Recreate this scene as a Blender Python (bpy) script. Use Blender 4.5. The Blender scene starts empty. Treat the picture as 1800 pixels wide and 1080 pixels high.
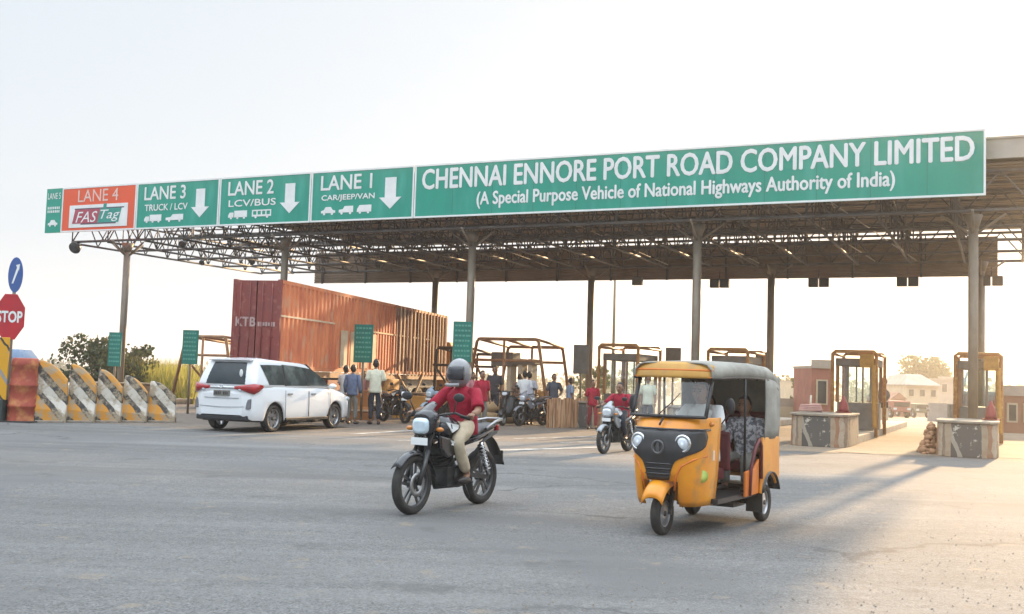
import bpy, bmesh, math, random
from mathutils import Vector, Matrix, noise as mnoise
random.seed(7)
C = bpy.context.scene.collection
SC = bpy.context.scene
R = math.radians
# ------------------------------------------------------------------ camera
FPX = 1850.0
PITCH, ROLL, CAMZ = math.atan(124 / FPX), 0.032, 1.5
cam_d = bpy.data.cameras.new('camera'); cam = bpy.data.objects.new('camera', cam_d); C.objects.link(cam)
cam_d.sensor_width = 36; cam_d.lens = FPX / 1800 * 36; cam_d.clip_end = 9000; cam_d.clip_start = 0.05
CM = Matrix.Rotation(math.pi / 2 + PITCH, 3, 'X') @ Matrix.Rotation(ROLL, 3, 'Z')
cam.matrix_world = Matrix.Translation((0, 0, CAMZ)) @ CM.to_4x4()
SC.camera = cam
# ------------------------------------------------------------------ sky, sun, exposure
SUN_AZ, SUN_EL = R(29.3), R(13.5)
W = bpy.data.worlds.new('World'); SC.world = W; W.use_nodes = True
nt = W.node_tree; nt.nodes.clear()
sky = nt.nodes.new('ShaderNodeTexSky'); sky.sky_type = 'NISHITA'; sky.sun_disc = False
sky.sun_elevation = SUN_EL; sky.sun_rotation = SUN_AZ; sky.air_density = 1.2; sky.dust_density = 3.0; sky.ozone_density = 1.5
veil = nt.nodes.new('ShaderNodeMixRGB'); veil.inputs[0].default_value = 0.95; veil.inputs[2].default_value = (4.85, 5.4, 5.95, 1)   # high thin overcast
geo = nt.nodes.new('ShaderNodeTexCoord'); sep = nt.nodes.new('ShaderNodeSeparateXYZ'); nt.links.new(geo.outputs['Generated'], sep.inputs[0])
cl = nt.nodes.new('ShaderNodeMapRange'); cl.interpolation_type = 'SMOOTHSTEP'; cl.inputs[1].default_value = .34; cl.inputs[2].default_value = .75; cl.inputs[3].default_value = 1.0; cl.inputs[4].default_value = 3.5   # sky above the view brightened, added fill to lift the shade
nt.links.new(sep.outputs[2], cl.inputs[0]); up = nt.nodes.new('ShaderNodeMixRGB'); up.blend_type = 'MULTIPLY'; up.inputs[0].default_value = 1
bg = nt.nodes.new('ShaderNodeBackground'); bg.inputs[1].default_value = 0.075
wo = nt.nodes.new('ShaderNodeOutputWorld')
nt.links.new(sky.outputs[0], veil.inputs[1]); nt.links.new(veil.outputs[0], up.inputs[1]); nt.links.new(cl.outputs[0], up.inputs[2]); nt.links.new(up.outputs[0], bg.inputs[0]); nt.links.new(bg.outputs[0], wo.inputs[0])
sl = bpy.data.lights.new('sun', 'SUN'); sl.energy = 4.6; sl.angle = R(1.2); sl.color = (1.0, .68, .37)
sun = bpy.data.objects.new('sun', sl); C.objects.link(sun)
SUND = Vector((math.sin(SUN_AZ) * math.cos(SUN_EL), math.cos(SUN_AZ) * math.cos(SUN_EL), math.sin(SUN_EL)))
sun.rotation_euler = (SUND).to_track_quat('Z', 'Y').to_euler(); sun.location = (30, 50, 40)
SC.view_settings.view_transform = 'Standard'; SC.view_settings.look = 'None'; SC.view_settings.gamma = 1
SC.view_settings.exposure = 1.05
SC.cycles.max_bounces = 6; SC.cycles.volume_bounces = 1; SC.cycles.transparent_max_bounces = 12

# ------------------------------------------------------------------ helpers
def ray(px, py):
    return (CM @ Vector((px - 900, 540 - py, -FPX))).normalized()
def at(px, py, z=0.0):                      # where the line of sight through a photo point meets height z
    d = ray(px, py); t = (z - CAMZ) / d.z
    return Vector((d.x * t, d.y * t, z))
def atd(px, Y, py=660):                     # x at depth Y
    d = ray(px, py); t = Y / d.y
    return Vector((d.x * t, Y, CAMZ + d.z * t))

def V(*a): return Vector(a)
class MB:
    def __init__(s): s.v = []; s.f = []; s.mi = []; s.sm = []
    def add(s, vs, fs, mi=0, smooth=False):
        o = len(s.v); s.v += [tuple(v) for v in vs]
        for f in fs: s.f.append([i + o for i in f]); s.mi.append(mi); s.sm.append(smooth)
        return s
    def box(s, c, size, rot=None, mi=0):
        x, y, z = [k / 2 for k in size]
        vs = [Vector(p) for p in ((-x,-y,-z),(x,-y,-z),(x,y,-z),(-x,y,-z),(-x,-y,z),(x,-y,z),(x,y,z),(-x,y,z))]
        if rot is not None: vs = [rot @ v for v in vs]
        c = Vector(c)
        return s.add([v + c for v in vs], [(3,2,1,0),(4,5,6,7),(0,1,5,4),(1,2,6,5),(2,3,7,6),(3,0,4,7)], mi)
    def bar(s, a, b, w, h=None, mi=0):          # square bar from a to b
        a, b = Vector(a), Vector(b); d = b - a; L = d.length
        if L < 1e-6: return s
        return s.box((a + b) / 2, (w, h or w, L), d.to_track_quat('Z', 'Y').to_matrix(), mi)
    def rings(s, rings, mi=0, cap=True, smooth=True, closed=True):
        n = len(rings[0]); vs = [p for r in rings for p in r]; fs = []
        for i in range(len(rings) - 1):
            for j in range(n if closed else n - 1):
                k = (j + 1) % n
                fs.append((i*n + j, i*n + k, (i+1)*n + k, (i+1)*n + j))
        s.add(vs, fs, mi, smooth)
        if cap and closed:
            o = len(s.v) - len(vs)
            s.f.append([o + j for j in reversed(range(n))]); s.mi.append(mi); s.sm.append(False)
            s.f.append([o + (len(rings)-1)*n + j for j in range(n)]); s.mi.append(mi); s.sm.append(False)
        return s
    def cyl(s, a, b, r0, r1=None, n=14, mi=0, smooth=True):
        a, b = Vector(a), Vector(b); r1 = r0 if r1 is None else r1
        q = (b - a).to_track_quat('Z', 'Y').to_matrix()
        mk = lambda c, r: [c + q @ Vector((r*math.cos(2*math.pi*j/n), r*math.sin(2*math.pi*j/n), 0)) for j in range(n)]
        return s.rings([mk(a, r0), mk(b, r1)], mi, True, smooth)
    def tube(s, pts, r, n=8, mi=0, closed=False):
        pts = [Vector(p) for p in pts]; m = len(pts); rs = r if isinstance(r, (list, tuple)) else [r]*m
        rg = []; up = None
        for i, p in enumerate(pts):
            a = pts[max(i-1, 0)] if not closed else pts[(i-1) % m]; b = pts[min(i+1, m-1)] if not closed else pts[(i+1) % m]
            t = (b - a).normalized()
            if up is None:
                up = t.orthogonal().normalized()
            up = (up - t * up.dot(t)).normalized(); w = t.cross(up)
            rg.append([p + (up*math.cos(2*math.pi*j/n) + w*math.sin(2*math.pi*j/n)) * rs[i] for j in range(n)])
        if closed: rg.append(rg[0])
        return s.rings(rg, mi, not closed, True)
    def lathe(s, prof, o, axis, n=24, mi=0, smooth=True):     # prof: (radius, height along axis)
        o = Vector(o); q = Vector(axis).to_track_quat('Z', 'Y').to_matrix()
        return s.rings([[o + q @ Vector((r*math.cos(2*math.pi*j/n), r*math.sin(2*math.pi*j/n), h)) for j in range(n)] for r, h in prof], mi, True, smooth)
    def ball(s, c, r, nu=14, nv=9, mi=0, fn=None):
        c = Vector(c); r = r if isinstance(r, (tuple, list)) else (r, r, r); rg = []
        for i in range(nv):
            a = math.pi * (i + .25) / (nv - .5); ring = []
            for j in range(nu):
                b = 2*math.pi*j/nu; p = Vector((math.sin(a)*math.cos(b), math.sin(a)*math.sin(b), -math.cos(a)))
                if fn: p = fn(p)
                ring.append(c + Vector((p.x*r[0], p.y*r[1], p.z*r[2])))
            rg.append(ring)
        return s.rings(rg, mi, True, True)
    def prism(s, poly, fr, d0, d1, mi=0):       # poly 2D, fr(u,v,d)->3D
        n = len(poly)
        vs = [fr(u, v, d0) for u, v in poly] + [fr(u, v, d1) for u, v in poly]
        s.add(vs, [tuple(reversed(range(n))), tuple(range(n, 2*n))] + [(i, (i+1) % n, n + (i+1) % n, n + i) for i in range(n)], mi)
        return s
    def grid(s, fn, nu, nv, mi=0, smooth=True, thick=0):
        vs = [fn(i/nu, j/nv) for i in range(nu+1) for j in range(nv+1)]
        fs = [(i*(nv+1)+j, (i+1)*(nv+1)+j, (i+1)*(nv+1)+j+1, i*(nv+1)+j+1) for i in range(nu) for j in range(nv)]
        return s.add(vs, fs, mi, smooth)
    def build(s, name, mats, parent=None, bevel=0, loc=None, solid=0, label=None, seg=2):
        me = bpy.data.meshes.new(name); me.from_pydata(s.v, [], s.f)
        if not isinstance(mats, (list, tuple)): mats = [mats]
        for m in mats: me.materials.append(m)
        me.polygons.foreach_set('material_index', s.mi); me.polygons.foreach_set('use_smooth', s.sm)
        bm = bmesh.new(); bm.from_mesh(me); bmesh.ops.recalc_face_normals(bm, faces=bm.faces[:]); bm.to_mesh(me); bm.free()
        me.update()
        o = bpy.data.objects.new(name, me); C.objects.link(o)
        if parent: o.parent = parent
        if loc is not None: o.location = loc
        if solid:
            m = o.modifiers.new('thickness', 'SOLIDIFY'); m.thickness = solid; m.offset = 0
        if bevel:
            m = o.modifiers.new('bevel', 'BEVEL'); m.width = bevel; m.segments = seg; m.limit_method = 'ANGLE'; m.angle_limit = R(40); m.harden_normals = False
        if label: o['label'] = label
        return o

def tag(o, label=None, cat=None, group=None, kind=None):
    if label: o['label'] = label
    if cat: o['category'] = cat
    if group: o['group'] = group
    if kind: o['kind'] = kind
    return o
def thing(name, label, cat, loc=(0, 0, 0), rz=0, group=None, scale=None):
    o = bpy.data.objects.new(name, None); C.objects.link(o); o.location = loc; o.rotation_euler = (0, 0, rz); o.empty_display_size = .3
    if scale: o.scale = (scale,)*3 if not isinstance(scale, tuple) else scale
    return tag(o, label, cat, group)
KIDS = {}
def clone(o, loc=None, rz=None, label=None, scale=None, _p=None):
    c = o.copy(); C.objects.link(c)
    if _p: c.parent = _p
    for ch in [k for k in bpy.data.objects if k.parent == o]: clone(ch, _p=c)
    if loc is not None: c.location = loc
    if rz is not None: c.rotation_euler = (0, 0, rz)
    if scale: c.scale = (scale,)*3
    if label: c['label'] = label
    return c

# ------------------------------------------------------------------ materials
def mat(name, col, rough=.6, col2=None, scale=4, metal=0, bump=0, bscale=None, detail=5, spread=(.35, .65), spec=.5, coat=0, stretch=None, emit=0, rvar=.1, col3=None, s3=30, sp3=(.55, .7)):
    m = bpy.data.materials.new(name); m.use_nodes = True; n = m.node_tree; P = n.nodes['Principled BSDF']; L = n.links.new
    P.inputs['Roughness'].default_value = rough; P.inputs['Metallic'].default_value = metal; P.inputs['Specular IOR Level'].default_value = spec
    P.inputs['Coat Weight'].default_value = coat
    c4 = lambda c: (c[0], c[1], c[2], 1)
    P.inputs['Base Color'].default_value = c4(col)
    tc = n.nodes.new('ShaderNodeTexCoord'); src = tc.outputs['Object']
    if stretch:
        mp = n.nodes.new('ShaderNodeMapping'); mp.inputs['Scale'].default_value = stretch; L(src, mp.inputs[0]); src = mp.outputs[0]
    if col2 is None: col2 = tuple(min(1, k*.82) for k in col)
    nz = n.nodes.new('ShaderNodeTexNoise'); nz.inputs['Scale'].default_value = scale; nz.inputs['Detail'].default_value = detail; nz.inputs['Roughness'].default_value = .62; L(src, nz.inputs['Vector'])
    rp = n.nodes.new('ShaderNodeValToRGB'); rp.color_ramp.elements[0].position = spread[0]; rp.color_ramp.elements[1].position = spread[1]
    rp.color_ramp.elements[0].color = c4(col); rp.color_ramp.elements[1].color = c4(col2); L(nz.outputs[0], rp.inputs[0])
    out = rp.outputs[0]
    if col3 is not None:
        n3 = n.nodes.new('ShaderNodeTexNoise'); n3.inputs['Scale'].default_value = s3; n3.inputs['Detail'].default_value = 4; L(src, n3.inputs['Vector'])
        r3 = n.nodes.new('ShaderNodeValToRGB'); r3.color_ramp.elements[0].position = sp3[0]; r3.color_ramp.elements[1].position = sp3[1]; L(n3.outputs[0], r3.inputs[0])
        mx = n.nodes.new('ShaderNodeMixRGB'); mx.inputs[2].default_value = c4(col3); L(r3.outputs[0], mx.inputs[0]); L(out, mx.inputs[1]); out = mx.outputs[0]
    L(out, P.inputs['Base Color'])
    if rvar:
        rr = n.nodes.new('ShaderNodeMapRange'); rr.inputs[3].default_value = max(0, rough-rvar); rr.inputs[4].default_value = min(1, rough+rvar); L(nz.outputs[0], rr.inputs[0]); L(rr.outputs[0], P.inputs['Roughness'])
    if bump:
        nb = n.nodes.new('ShaderNodeTexNoise'); nb.inputs['Scale'].default_value = bscale or scale*4; nb.inputs['Detail'].default_value = 6; L(src, nb.inputs['Vector'])
        b = n.nodes.new('ShaderNodeBump'); b.inputs['Strength'].default_value = bump; b.inputs['Distance'].default_value = .02; L(nb.outputs[0], b.inputs['Height']); L(b.outputs[0], P.inputs['Normal'])
    return m
def glass_mat(name, tint, gloss=.2, rough=.03):
    m = bpy.data.materials.new(name); m.use_nodes = True; n = m.node_tree; L = n.links.new; n.nodes.remove(n.nodes['Principled BSDF'])
    t = n.nodes.new('ShaderNodeBsdfTransparent'); t.inputs[0].default_value = (*tint, 1)
    g = n.nodes.new('ShaderNodeBsdfGlossy'); g.inputs['Roughness'].default_value = rough
    fr = n.nodes.new('ShaderNodeFresnel'); fr.inputs[0].default_value = 1.45
    ad = n.nodes.new('ShaderNodeMath'); ad.operation = 'ADD'; ad.inputs[1].default_value = gloss; ad.use_clamp = True; L(fr.outputs[0], ad.inputs[0])
    mx = n.nodes.new('ShaderNodeMixShader'); L(ad.outputs[0], mx.inputs[0]); L(t.outputs[0], mx.inputs[1]); L(g.outputs[0], mx.inputs[2])
    L(mx.outputs[0], n.nodes['Material Output'].inputs[0]); return m
M = {}
M['steel'] = mat('weathered_steel', (.26, .22, .17), .55, (.19, .15, .11), 3, .3, stretch=(1, 1, .4))
M['truss'] = mat('truss_steel', (.12, .11, .105), .6, (.07, .06, .055), 2, .2)
M['roofsheet'] = mat('ribbed_roof_sheet', (.27, .205, .15), .6, (.19, .14, .10), .7, .1, detail=4)
M['fascia'] = mat('fascia_sheet', (.42, .37, .31), .55, (.33, .28, .23), 1)
M['green'] = mat('sign_green', (.003, .31, .215), .38, (.002, .255, .185), .8, rvar=.06, stretch=(1.3, 1, .3), col3=(.03, .35, .265), s3=1.6, sp3=(.5, .75))
M['orange'] = mat('sign_orange', (.78, .085, .02), .4, (.68, .09, .03), 1)
M['signwhite'] = mat('sign_white', (.82, .83, .82), .45, (.7, .73, .72), 2)
M['black'] = mat('black_plastic', (.018, .018, .02), .42, (.03, .03, .032), 6)
M['blackgloss'] = mat('black_paint', (.012, .012, .016), .18, (.02, .02, .025), 3, coat=.6, rvar=.05)
M['rubber'] = mat('tyre_rubber', (.022, .021, .02), .8, (.05, .045, .04), 8)
M['alloy'] = mat('alloy', (.42, .42, .43), .35, (.3, .3, .3), 5, .8)
M['chrome'] = mat('chrome', (.7, .7, .7), .15, (.6, .6, .6), 5, 1)
M['darkmetal'] = mat('engine_metal', (.09, .09, .09), .45, (.04, .04, .04), 9, .6)
M['white'] = mat('white_car_paint', (.80, .82, .84), .25, (.77, .79, .81), 1, coat=.7, rvar=.04)
M['taillight'] = mat('red_lamp_lens', (.42, .008, .012), .15, (.3, .005, .01), 6, coat=.5)
M['lens'] = mat('clear_lamp_lens', (.72, .76, .8), .1, (.55, .6, .65), 22, .2, coat=.6)
M['caryellow'] = mat('rickshaw_yellow', (.80, .31, .012), .36, (.70, .235, .012), 2.2, coat=.25, col3=(.40, .2, .07), s3=6, sp3=(.54, .8))
M['headeryellow'] = mat('faded_header_yellow', (.62, .34, .075), .5, (.52, .27, .06), 2.5, col3=(.4, .26, .12), s3=6, sp3=(.55, .8))
M['carorange'] = mat('rickshaw_orange', (.72, .2, .02), .4, (.6, .15, .02), 3)
M['canvas'] = mat('grey_canvas', (.36, .35, .31), .85, (.25, .24, .21), 3, bump=.4, bscale=14)
M['maroon'] = mat('maroon_vinyl', (.16, .03, .035), .5, (.1, .02, .025), 5)
M['carblue'] = mat('blue_car_paint', (.16, .26, .42), .3, coat=.4)
M['seam'] = mat('dark_seam', (.16, .16, .17), .5)
M['silver'] = mat('silver_paint', (.34, .36, .38), .3, metal=.3)
M['darkglass'] = mat('dark_car_glass', (.014, .024, .034), .05, (.03, .04, .045), 1.5, spec=.45, rvar=.02)
M['sideglass'] = mat('side_window_glass', (.05, .06, .058), .04, (.17, .19, .18), 1.1, spec=.8, rvar=.02, spread=(.45, .6))
M['carglass'] = glass_mat('tinted_glass', (.10, .13, .13), .07)
M['windscreen'] = glass_mat('clear_glass', (.9, .95, .94), .03)
M['skin'] = mat('brown_skin', (.27, .145, .09), .55, (.22, .115, .07), 12, rvar=.05)
M['eye'] = mat('eye', (.02, .015, .012), .2)
M['hair'] = mat('black_hair', (.014, .011, .010), .5, (.03, .024, .02), 40, bump=.5)
def leafmat(name, c, c2, tr):
    m = mat(name, c, .6, c2, 2, spec=.25); n = m.node_tree; P = n.nodes['Principled BSDF']; t = n.nodes.new('ShaderNodeBsdfTranslucent'); mx = n.nodes.new('ShaderNodeMixShader'); mx.inputs[0].default_value = tr
    src = P.inputs['Base Color'].links[0].from_socket; n.links.new(src, t.inputs[0]); n.links.new(P.outputs[0], mx.inputs[1]); n.links.new(t.outputs[0], mx.inputs[2]); n.links.new(mx.outputs[0], n.nodes['Material Output'].inputs[0]); return m
def cloth(name, c, k=.75): return mat(name, c, .88, tuple(q*k for q in c), 7, bump=1.0, bscale=9)
M['redshirt'] = cloth('red_shirt_cloth', (.37, .010, .035))
M['beige'] = cloth('beige_trouser_cloth', (.58, .48, .34))
M['darktrouser'] = cloth('dark_trouser_cloth', (.03, .035, .05))
M['whiteshirt'] = cloth('white_shirt_cloth', (.72, .73, .72), .88)
M['creamshirt'] = cloth('cream_shirt_cloth', (.66, .66, .52), .85)
M['blueshirt'] = cloth('blue_shirt_cloth', (.13, .17, .27))
M['greytrouser'] = cloth('grey_trouser_cloth', (.19, .19, .17))
M['maroonsaree'] = cloth('maroon_cloth', (.26, .035, .04))
M['darkcloth'] = cloth('dark_cloth', (.06, .055, .065))
M['brownshirt'] = cloth('brown_shirt_cloth', (.22, .14, .11))
M['lilacshirt'] = cloth('lilac_shirt_cloth', (.5, .5, .56), .88)
M['slateshirt'] = cloth('slate_shirt_cloth', (.09, .10, .13))
M['skyshirt'] = cloth('sky_shirt_cloth', (.3, .38, .52))
M['pattern'] = mat('patterned_cloth', (.55, .56, .58), .85, (.16, .17, .2), 22, spread=(.46, .54))
M['pink'] = cloth('pink_cloth', (.5, .2, .22))
M['shoe'] = mat('shoe_leather', (.03, .022, .018), .5)
M['helmet'] = mat('helmet_grey', (.27, .27, .28), .3, (.20, .20, .21), 5, coat=.4)
M['concrete'] = mat('concrete', (.36, .31, .25), .85, (.24, .20, .155), 2.5, bump=.4, bscale=12, col3=(.13, .1, .075), s3=3.5, sp3=(.58, .75))
M['kerb'] = mat('kerb_concrete', (.42, .37, .30), .85, (.3, .25, .2), 3, bump=.3)
M['rust'] = mat('rusty_orange_paint', (.54, .27, .085), .75, (.38, .17, .06), 3, bump=.3, col3=(.62, .40, .18), s3=9)
M['wood'] = mat('brown_paint_steel', (.38, .20, .095), .6, (.26, .13, .065), 5)
M['oldyellow'] = mat('old_yellow_paint', (.58, .30, .06), .7, (.4, .2, .05), 5, bump=.2)
M['contend'] = mat('container_end_red', (.235, .045, .035), .6, (.19, .05, .042), 2, col3=(.29, .1, .075), s3=5)
M['contside'] = mat('container_side_rust', (.74, .25, .10), .65, (.52, .14, .065), 2.4, stretch=(1, 1, .35), col3=(.55, .30, .18), s3=4, sp3=(.55, .72))
M['contpale'] = mat('container_pale_patch', (.74, .58, .40), .7, (.6, .42, .27), 3)
M['contribs'] = mat('weathered_stakes', (.36, .18, .12), .75, (.20, .09, .065), 3, stretch=(1, 1, .3), col3=(.55, .45, .36), s3=6)
M['plank'] = mat('worn_brown_boards', (.64, .38, .21), .75, (.27, .14, .075), 4, stretch=(3, 3, .25), spread=(.42, .58), bump=.3, col3=(.6, .44, .28), s3=6)
M['redplastic'] = mat('red_plastic', (.24, .025, .022), .5, (.17, .02, .02), 4)
M['leaf'] = leafmat('leaf', (.08, .11, .035), (.13, .13, .05), .4)
M['leaf_dark'] = leafmat('leaf_dark', (.06, .085, .035), (.10, .09, .045), .35)
M['leaf_yellow'] = leafmat('leaf_yellow', (.42, .40, .09), (.30, .27, .09), .5)
M['bark'] = mat('bark', (.12, .085, .06), .9, (.07, .05, .035), 8, bump=.5)
M['signback'] = mat('sign_back', (.2, .19, .17), .6, (.14, .13, .11), 2)
M['blue'] = mat('sign_blue', (.035, .10, .33), .45, (.05, .11, .3), 3)
M['red'] = mat('sign_red', (.5, .015, .025), .45, (.42, .02, .03), 3)
# ------------------------------------------------------------------ plaza frame: u along the canopy, v away from the camera
OX, OY, ARZ = -14.9, 40.4, math.atan2(-.423, .906)
UX, UY = math.cos(ARZ), math.sin(ARZ)
def UV(u, v, z=0.0): return Vector((OX + u*UX - v*UY, OY + u*UY + v*UX, z))
def gz(Y): return 0.0 if Y < 50 else (-0.021*(Y-50) if Y < 200 else -3.15)
# ------------------------------------------------------------------ ground, road, apron
def ground_mat(name, base, var, fine, rough=.9, streak=None, bump=.35, patch=None, cracks=False):
    m = bpy.data.materials.new(name); m.use_nodes = True; n = m.node_tree; L = n.links.new; P = n.nodes['Principled BSDF']
    P.inputs['Roughness'].default_value = rough; P.inputs['Specular IOR Level'].default_value = .35
    tc = n.nodes.new('ShaderNodeTexCoord'); src = tc.outputs['Object']
    def noise(sc, det=6, st=None, off=0):
        v = src
        if st:
            mp = n.nodes.new('ShaderNodeMapping'); mp.inputs['Scale'].default_value = st; mp.inputs['Rotation'].default_value = (0, 0, off); L(src, mp.inputs[0]); v = mp.outputs[0]
        q = n.nodes.new('ShaderNodeTexNoise'); q.inputs['Scale'].default_value = sc; q.inputs['Detail'].default_value = det; q.inputs['Roughness'].default_value = .65; L(v, q.inputs['Vector']); return q.outputs[0]
    def ramp(f, p0, c0, p1, c1):
        r = n.nodes.new('ShaderNodeValToRGB'); e = r.color_ramp.elements; e[0].position = p0; e[1].position = p1; e[0].color = (*c0, 1); e[1].color = (*c1, 1); L(f, r.inputs[0]); return r.outputs[0]
    def mix(f, a, b, mode='MIX', fac=None):
        x = n.nodes.new('ShaderNodeMixRGB'); x.blend_type = mode
        if f is not None: L(f, x.inputs[0])
        else: x.inputs[0].default_value = fac
        L(a, x.inputs[1])
        if isinstance(b, tuple): x.inputs[2].default_value = (*b, 1)
        else: L(b, x.inputs[2])
        return x.outputs[0]
    col = ramp(noise(.35), .35, base, .68, var)
    grain = noise(55, 3); col = mix(None, col, ramp(grain, .32, (.5,)*3, .68, (1.6,)*3), 'MULTIPLY', .9); col = mix(None, col, ramp(noise(17, 4), .32, (.76,)*3, .68, (1.24,)*3), 'MULTIPLY', .9)
    mid = noise(5.5, 5); col = mix(None, col, ramp(mid, .3, (.84,)*3, .7, (1.12,)*3), 'MULTIPLY', .8)
    if streak: col = mix(ramp(noise(1, 4, (.05, .9, 1), streak[1]), .5, (0,)*3, .75, (.75,)*3), col, streak[0])
    if patch: col = mix(ramp(noise(.17, 3), .52, (0,)*3, .6, (1,)*3), col, patch)
    if fine: col = mix(ramp(noise(130, 2), .62, (0,)*3, .7, (.8,)*3), col, fine)
    if cracks:
        wv = n.nodes.new('ShaderNodeVectorMath'); wv.operation = 'MULTIPLY_ADD'; nd = n.nodes.new('ShaderNodeTexNoise'); nd.inputs['Scale'].default_value = .9; nd.inputs['Detail'].default_value = 5; L(src, nd.inputs['Vector'])
        L(nd.outputs[1], wv.inputs[0]); wv.inputs[1].default_value = (2.2, 2.2, 0); L(src, wv.inputs[2])
        vo = n.nodes.new('ShaderNodeTexVoronoi'); vo.feature = 'DISTANCE_TO_EDGE'; vo.inputs['Scale'].default_value = .22; L(wv.outputs[0], vo.inputs['Vector'])
        ln_ = ramp(vo.outputs['Distance'], .003, (.75,)*3, .010, (0,)*3); mk_ = ramp(noise(.11, 2), .50, (0,)*3, .58, (1,)*3)
        col = mix(mix(None, ln_, mk_, 'MULTIPLY', 1.0), col, (.045, .044, .043))
        col = mix(ramp(noise(1, 3, (.035, .55, 1), .62), .47, (0,)*3, .63, (.6,)*3), col, tuple(k*.6 for k in base))      # tyre tracks and oil
        col = mix(ramp(noise(.9, 4), .60, (0,)*3, .67, (.6,)*3), col, tuple(k*.6 for k in base))
        col = mix(ramp(noise(2.3, 5), .60, (0,)*3, .70, (.65,)*3), col, (.25, .20, .145)); col = mix(ramp(noise(38, 2), .64, (0,)*3, .70, (.7,)*3), col, tuple(k*.5 for k in base))                                     # dust and grit
    L(col, P.inputs['Base Color'])
    b = n.nodes.new('ShaderNodeBump'); b.inputs['Strength'].default_value = bump; b.inputs['Distance'].default_value = .012; L(grain, b.inputs['Height']); L(b.outputs[0], P.inputs['Normal'])
    return m
M['dirt'] = ground_mat('sandy_ground', (.25, .19, .125), (.17, .13, .085), (.3, .25, .18), bump=.6)
M['asphalt'] = ground_mat('grey_asphalt', (.146, .144, .140), (.117, .115, .112), (.22, .22, .215), streak=((.21, .206, .198), .35), patch=(.128, .127, .125), cracks=True)
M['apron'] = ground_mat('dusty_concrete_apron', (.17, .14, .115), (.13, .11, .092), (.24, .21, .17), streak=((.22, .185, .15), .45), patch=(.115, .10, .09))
M['lane'] = ground_mat('pale_concrete_lane', (.27, .21, .15), (.21, .165, .12), (.33, .28, .21), streak=((.16, .13, .1), 1.13))
M['marking'] = mat('worn_white_marking', (.46, .44, .4), .8, (.2, .185, .165), 3.5, spread=(.42, .6))
M['tar'] = mat('tar_strip', (.05, .048, .045), .8, (.1, .09, .08), 6)

def sheet(name, pts, m, z, kind='structure', label=None):
    mb = MB(); mb.add([(p[0], p[1], z) for p in pts], [tuple(range(len(pts)))]); o = mb.build(name, m); tag(o, label, None, None, kind); return o
g = MB(); ys = [-60, -20, 0, 20, 50, 200, 500, 4000]; xs = [-3000, -200, -60, -20, 20, 60, 200, 3000]
for y in ys:
    pass
g.add([(x, y, gz(y)) for y in ys for x in xs], [(j*8+i, j*8+i+1, (j+1)*8+i+1, (j+1)*8+i) for j in range(7) for i in range(7)])
tag(g.build('ground', M['dirt']), 'sandy ground around the toll plaza', None, None, 'structure')
def uvp(L): return [UV(u, v) for u, v in L]
sheet('road', [(-70, -40), (45, -40), UV(60, -4.4), UV(27, -4.4), UV(15, -10.2), UV(-40, -10.8)], M['asphalt'], .005, label='grey asphalt road in front of the toll plaza')
ap = [UV(-40, -10.8), UV(15, -10.2), UV(27, -4.4), UV(38, -4.4), UV(38, 4), UV(-6, 16), UV(-40, 16)]
sheet('concrete_apron', ap, M['apron'], .006, label='dusty brown concrete apron under the canopy')
# lanes that run on behind the plaza, falling away with the ground
ln = MB()
vs = []
for v in (-3.9, 6, 20, 60, 175):
    for u in (16, 27.9, 35.2): vs.append(UV(u, v) if v < 10 else UV(u, v))
rows = []
for Y in (24.5, 36, 50, 120, 200):
    sh = (Y-24.5)*.425
    a, b = 6.0 + sh*.98 + max(0, Y-50)*.02, 16.5 + sh*1.02 + max(0, Y-50)*.02
    if Y > 50: b = a + 10.5 - (Y-50)*.02
    rows.append([(a, Y, gz(Y)+.010), (b, Y, gz(Y)+.010)])
ln.add([p for r in rows for p in r], [(2*i, 2*i+1, 2*i+3, 2*i+2) for i in range(4)])
tag(ln.build('lane_road', M['lane']), 'pale dusty concrete lane running on behind the booths', None, None, 'structure')
mk = MB()
def strip(a, b, w, z=.011):
    a, b = Vector((a[0], a[1], 0)), Vector((b[0], b[1], 0)); d = (b-a).normalized(); s = Vector((-d.y, d.x, 0))*w/2
    mk.add([(p.x, p.y, z) for p in (a-s, b-s, b+s, a+s)], [(0, 1, 2, 3)])
for (x0, y0), (x1, y1), w in (((868, 793), (1056, 787), .32), ((905, 772), (1052, 768), .2), ((620, 764), (735, 757), .25), ((700, 776), (880, 772), .12), ((985, 779), (1120, 775), .14)):
    strip(at(x0, y0), at(x1, y1), w)
tag(mk.build('road_marking', M['marking']), 'worn white stop lines across the road before the booths', None, None, 'structure')
mk = MB(); strip(at(1468, 795), at(1640, 806), .10, .0165); strip(at(1380, 801), at(1480, 797), .06, .0165)
tag(mk.build('expansion_joint', M['tar']), 'dark joint line across the pale lane mouth', None, None, 'structure')

# ------------------------------------------------------------------ canopy
can = thing('toll_canopy', 'long flat steel toll canopy roof on slim columns with open lattice trusses', 'canopy', (OX, OY, 0), ARZ)
ZB, ZT, UE, UW, VD = 6.2, 7.32, 31.4, -2.4, 11.2
rf = MB()
zt = lambda v: ZT + .14
n = 0
pts = []
vv = -.55
prof = []
while vv < VD + .45:                                   # ribbed sheet, ribs run along the canopy
    prof += [(vv, .0), (vv + .17, .0), (vv + .21, .05), (vv + .33, .05), (vv + .37, .0)]; vv += .37
k = len(prof)
u_l = lambda v: -2.2 + .0*v
us = [2.2, 10, 20, 31.5]
rf.add([((u + (max(0, min(1, (v+.5)/11))*1.6 if u == 2.2 else 0)), v, 7.46 + h) for u in us for v, h in prof], [(i*k+j, i*k+j+1, (i+1)*k+j+1, (i+1)*k+j) for i in range(3) for j in range(k-1)])
rf.build('roof_sheet', M['roofsheet'], can, solid=.012)
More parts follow.
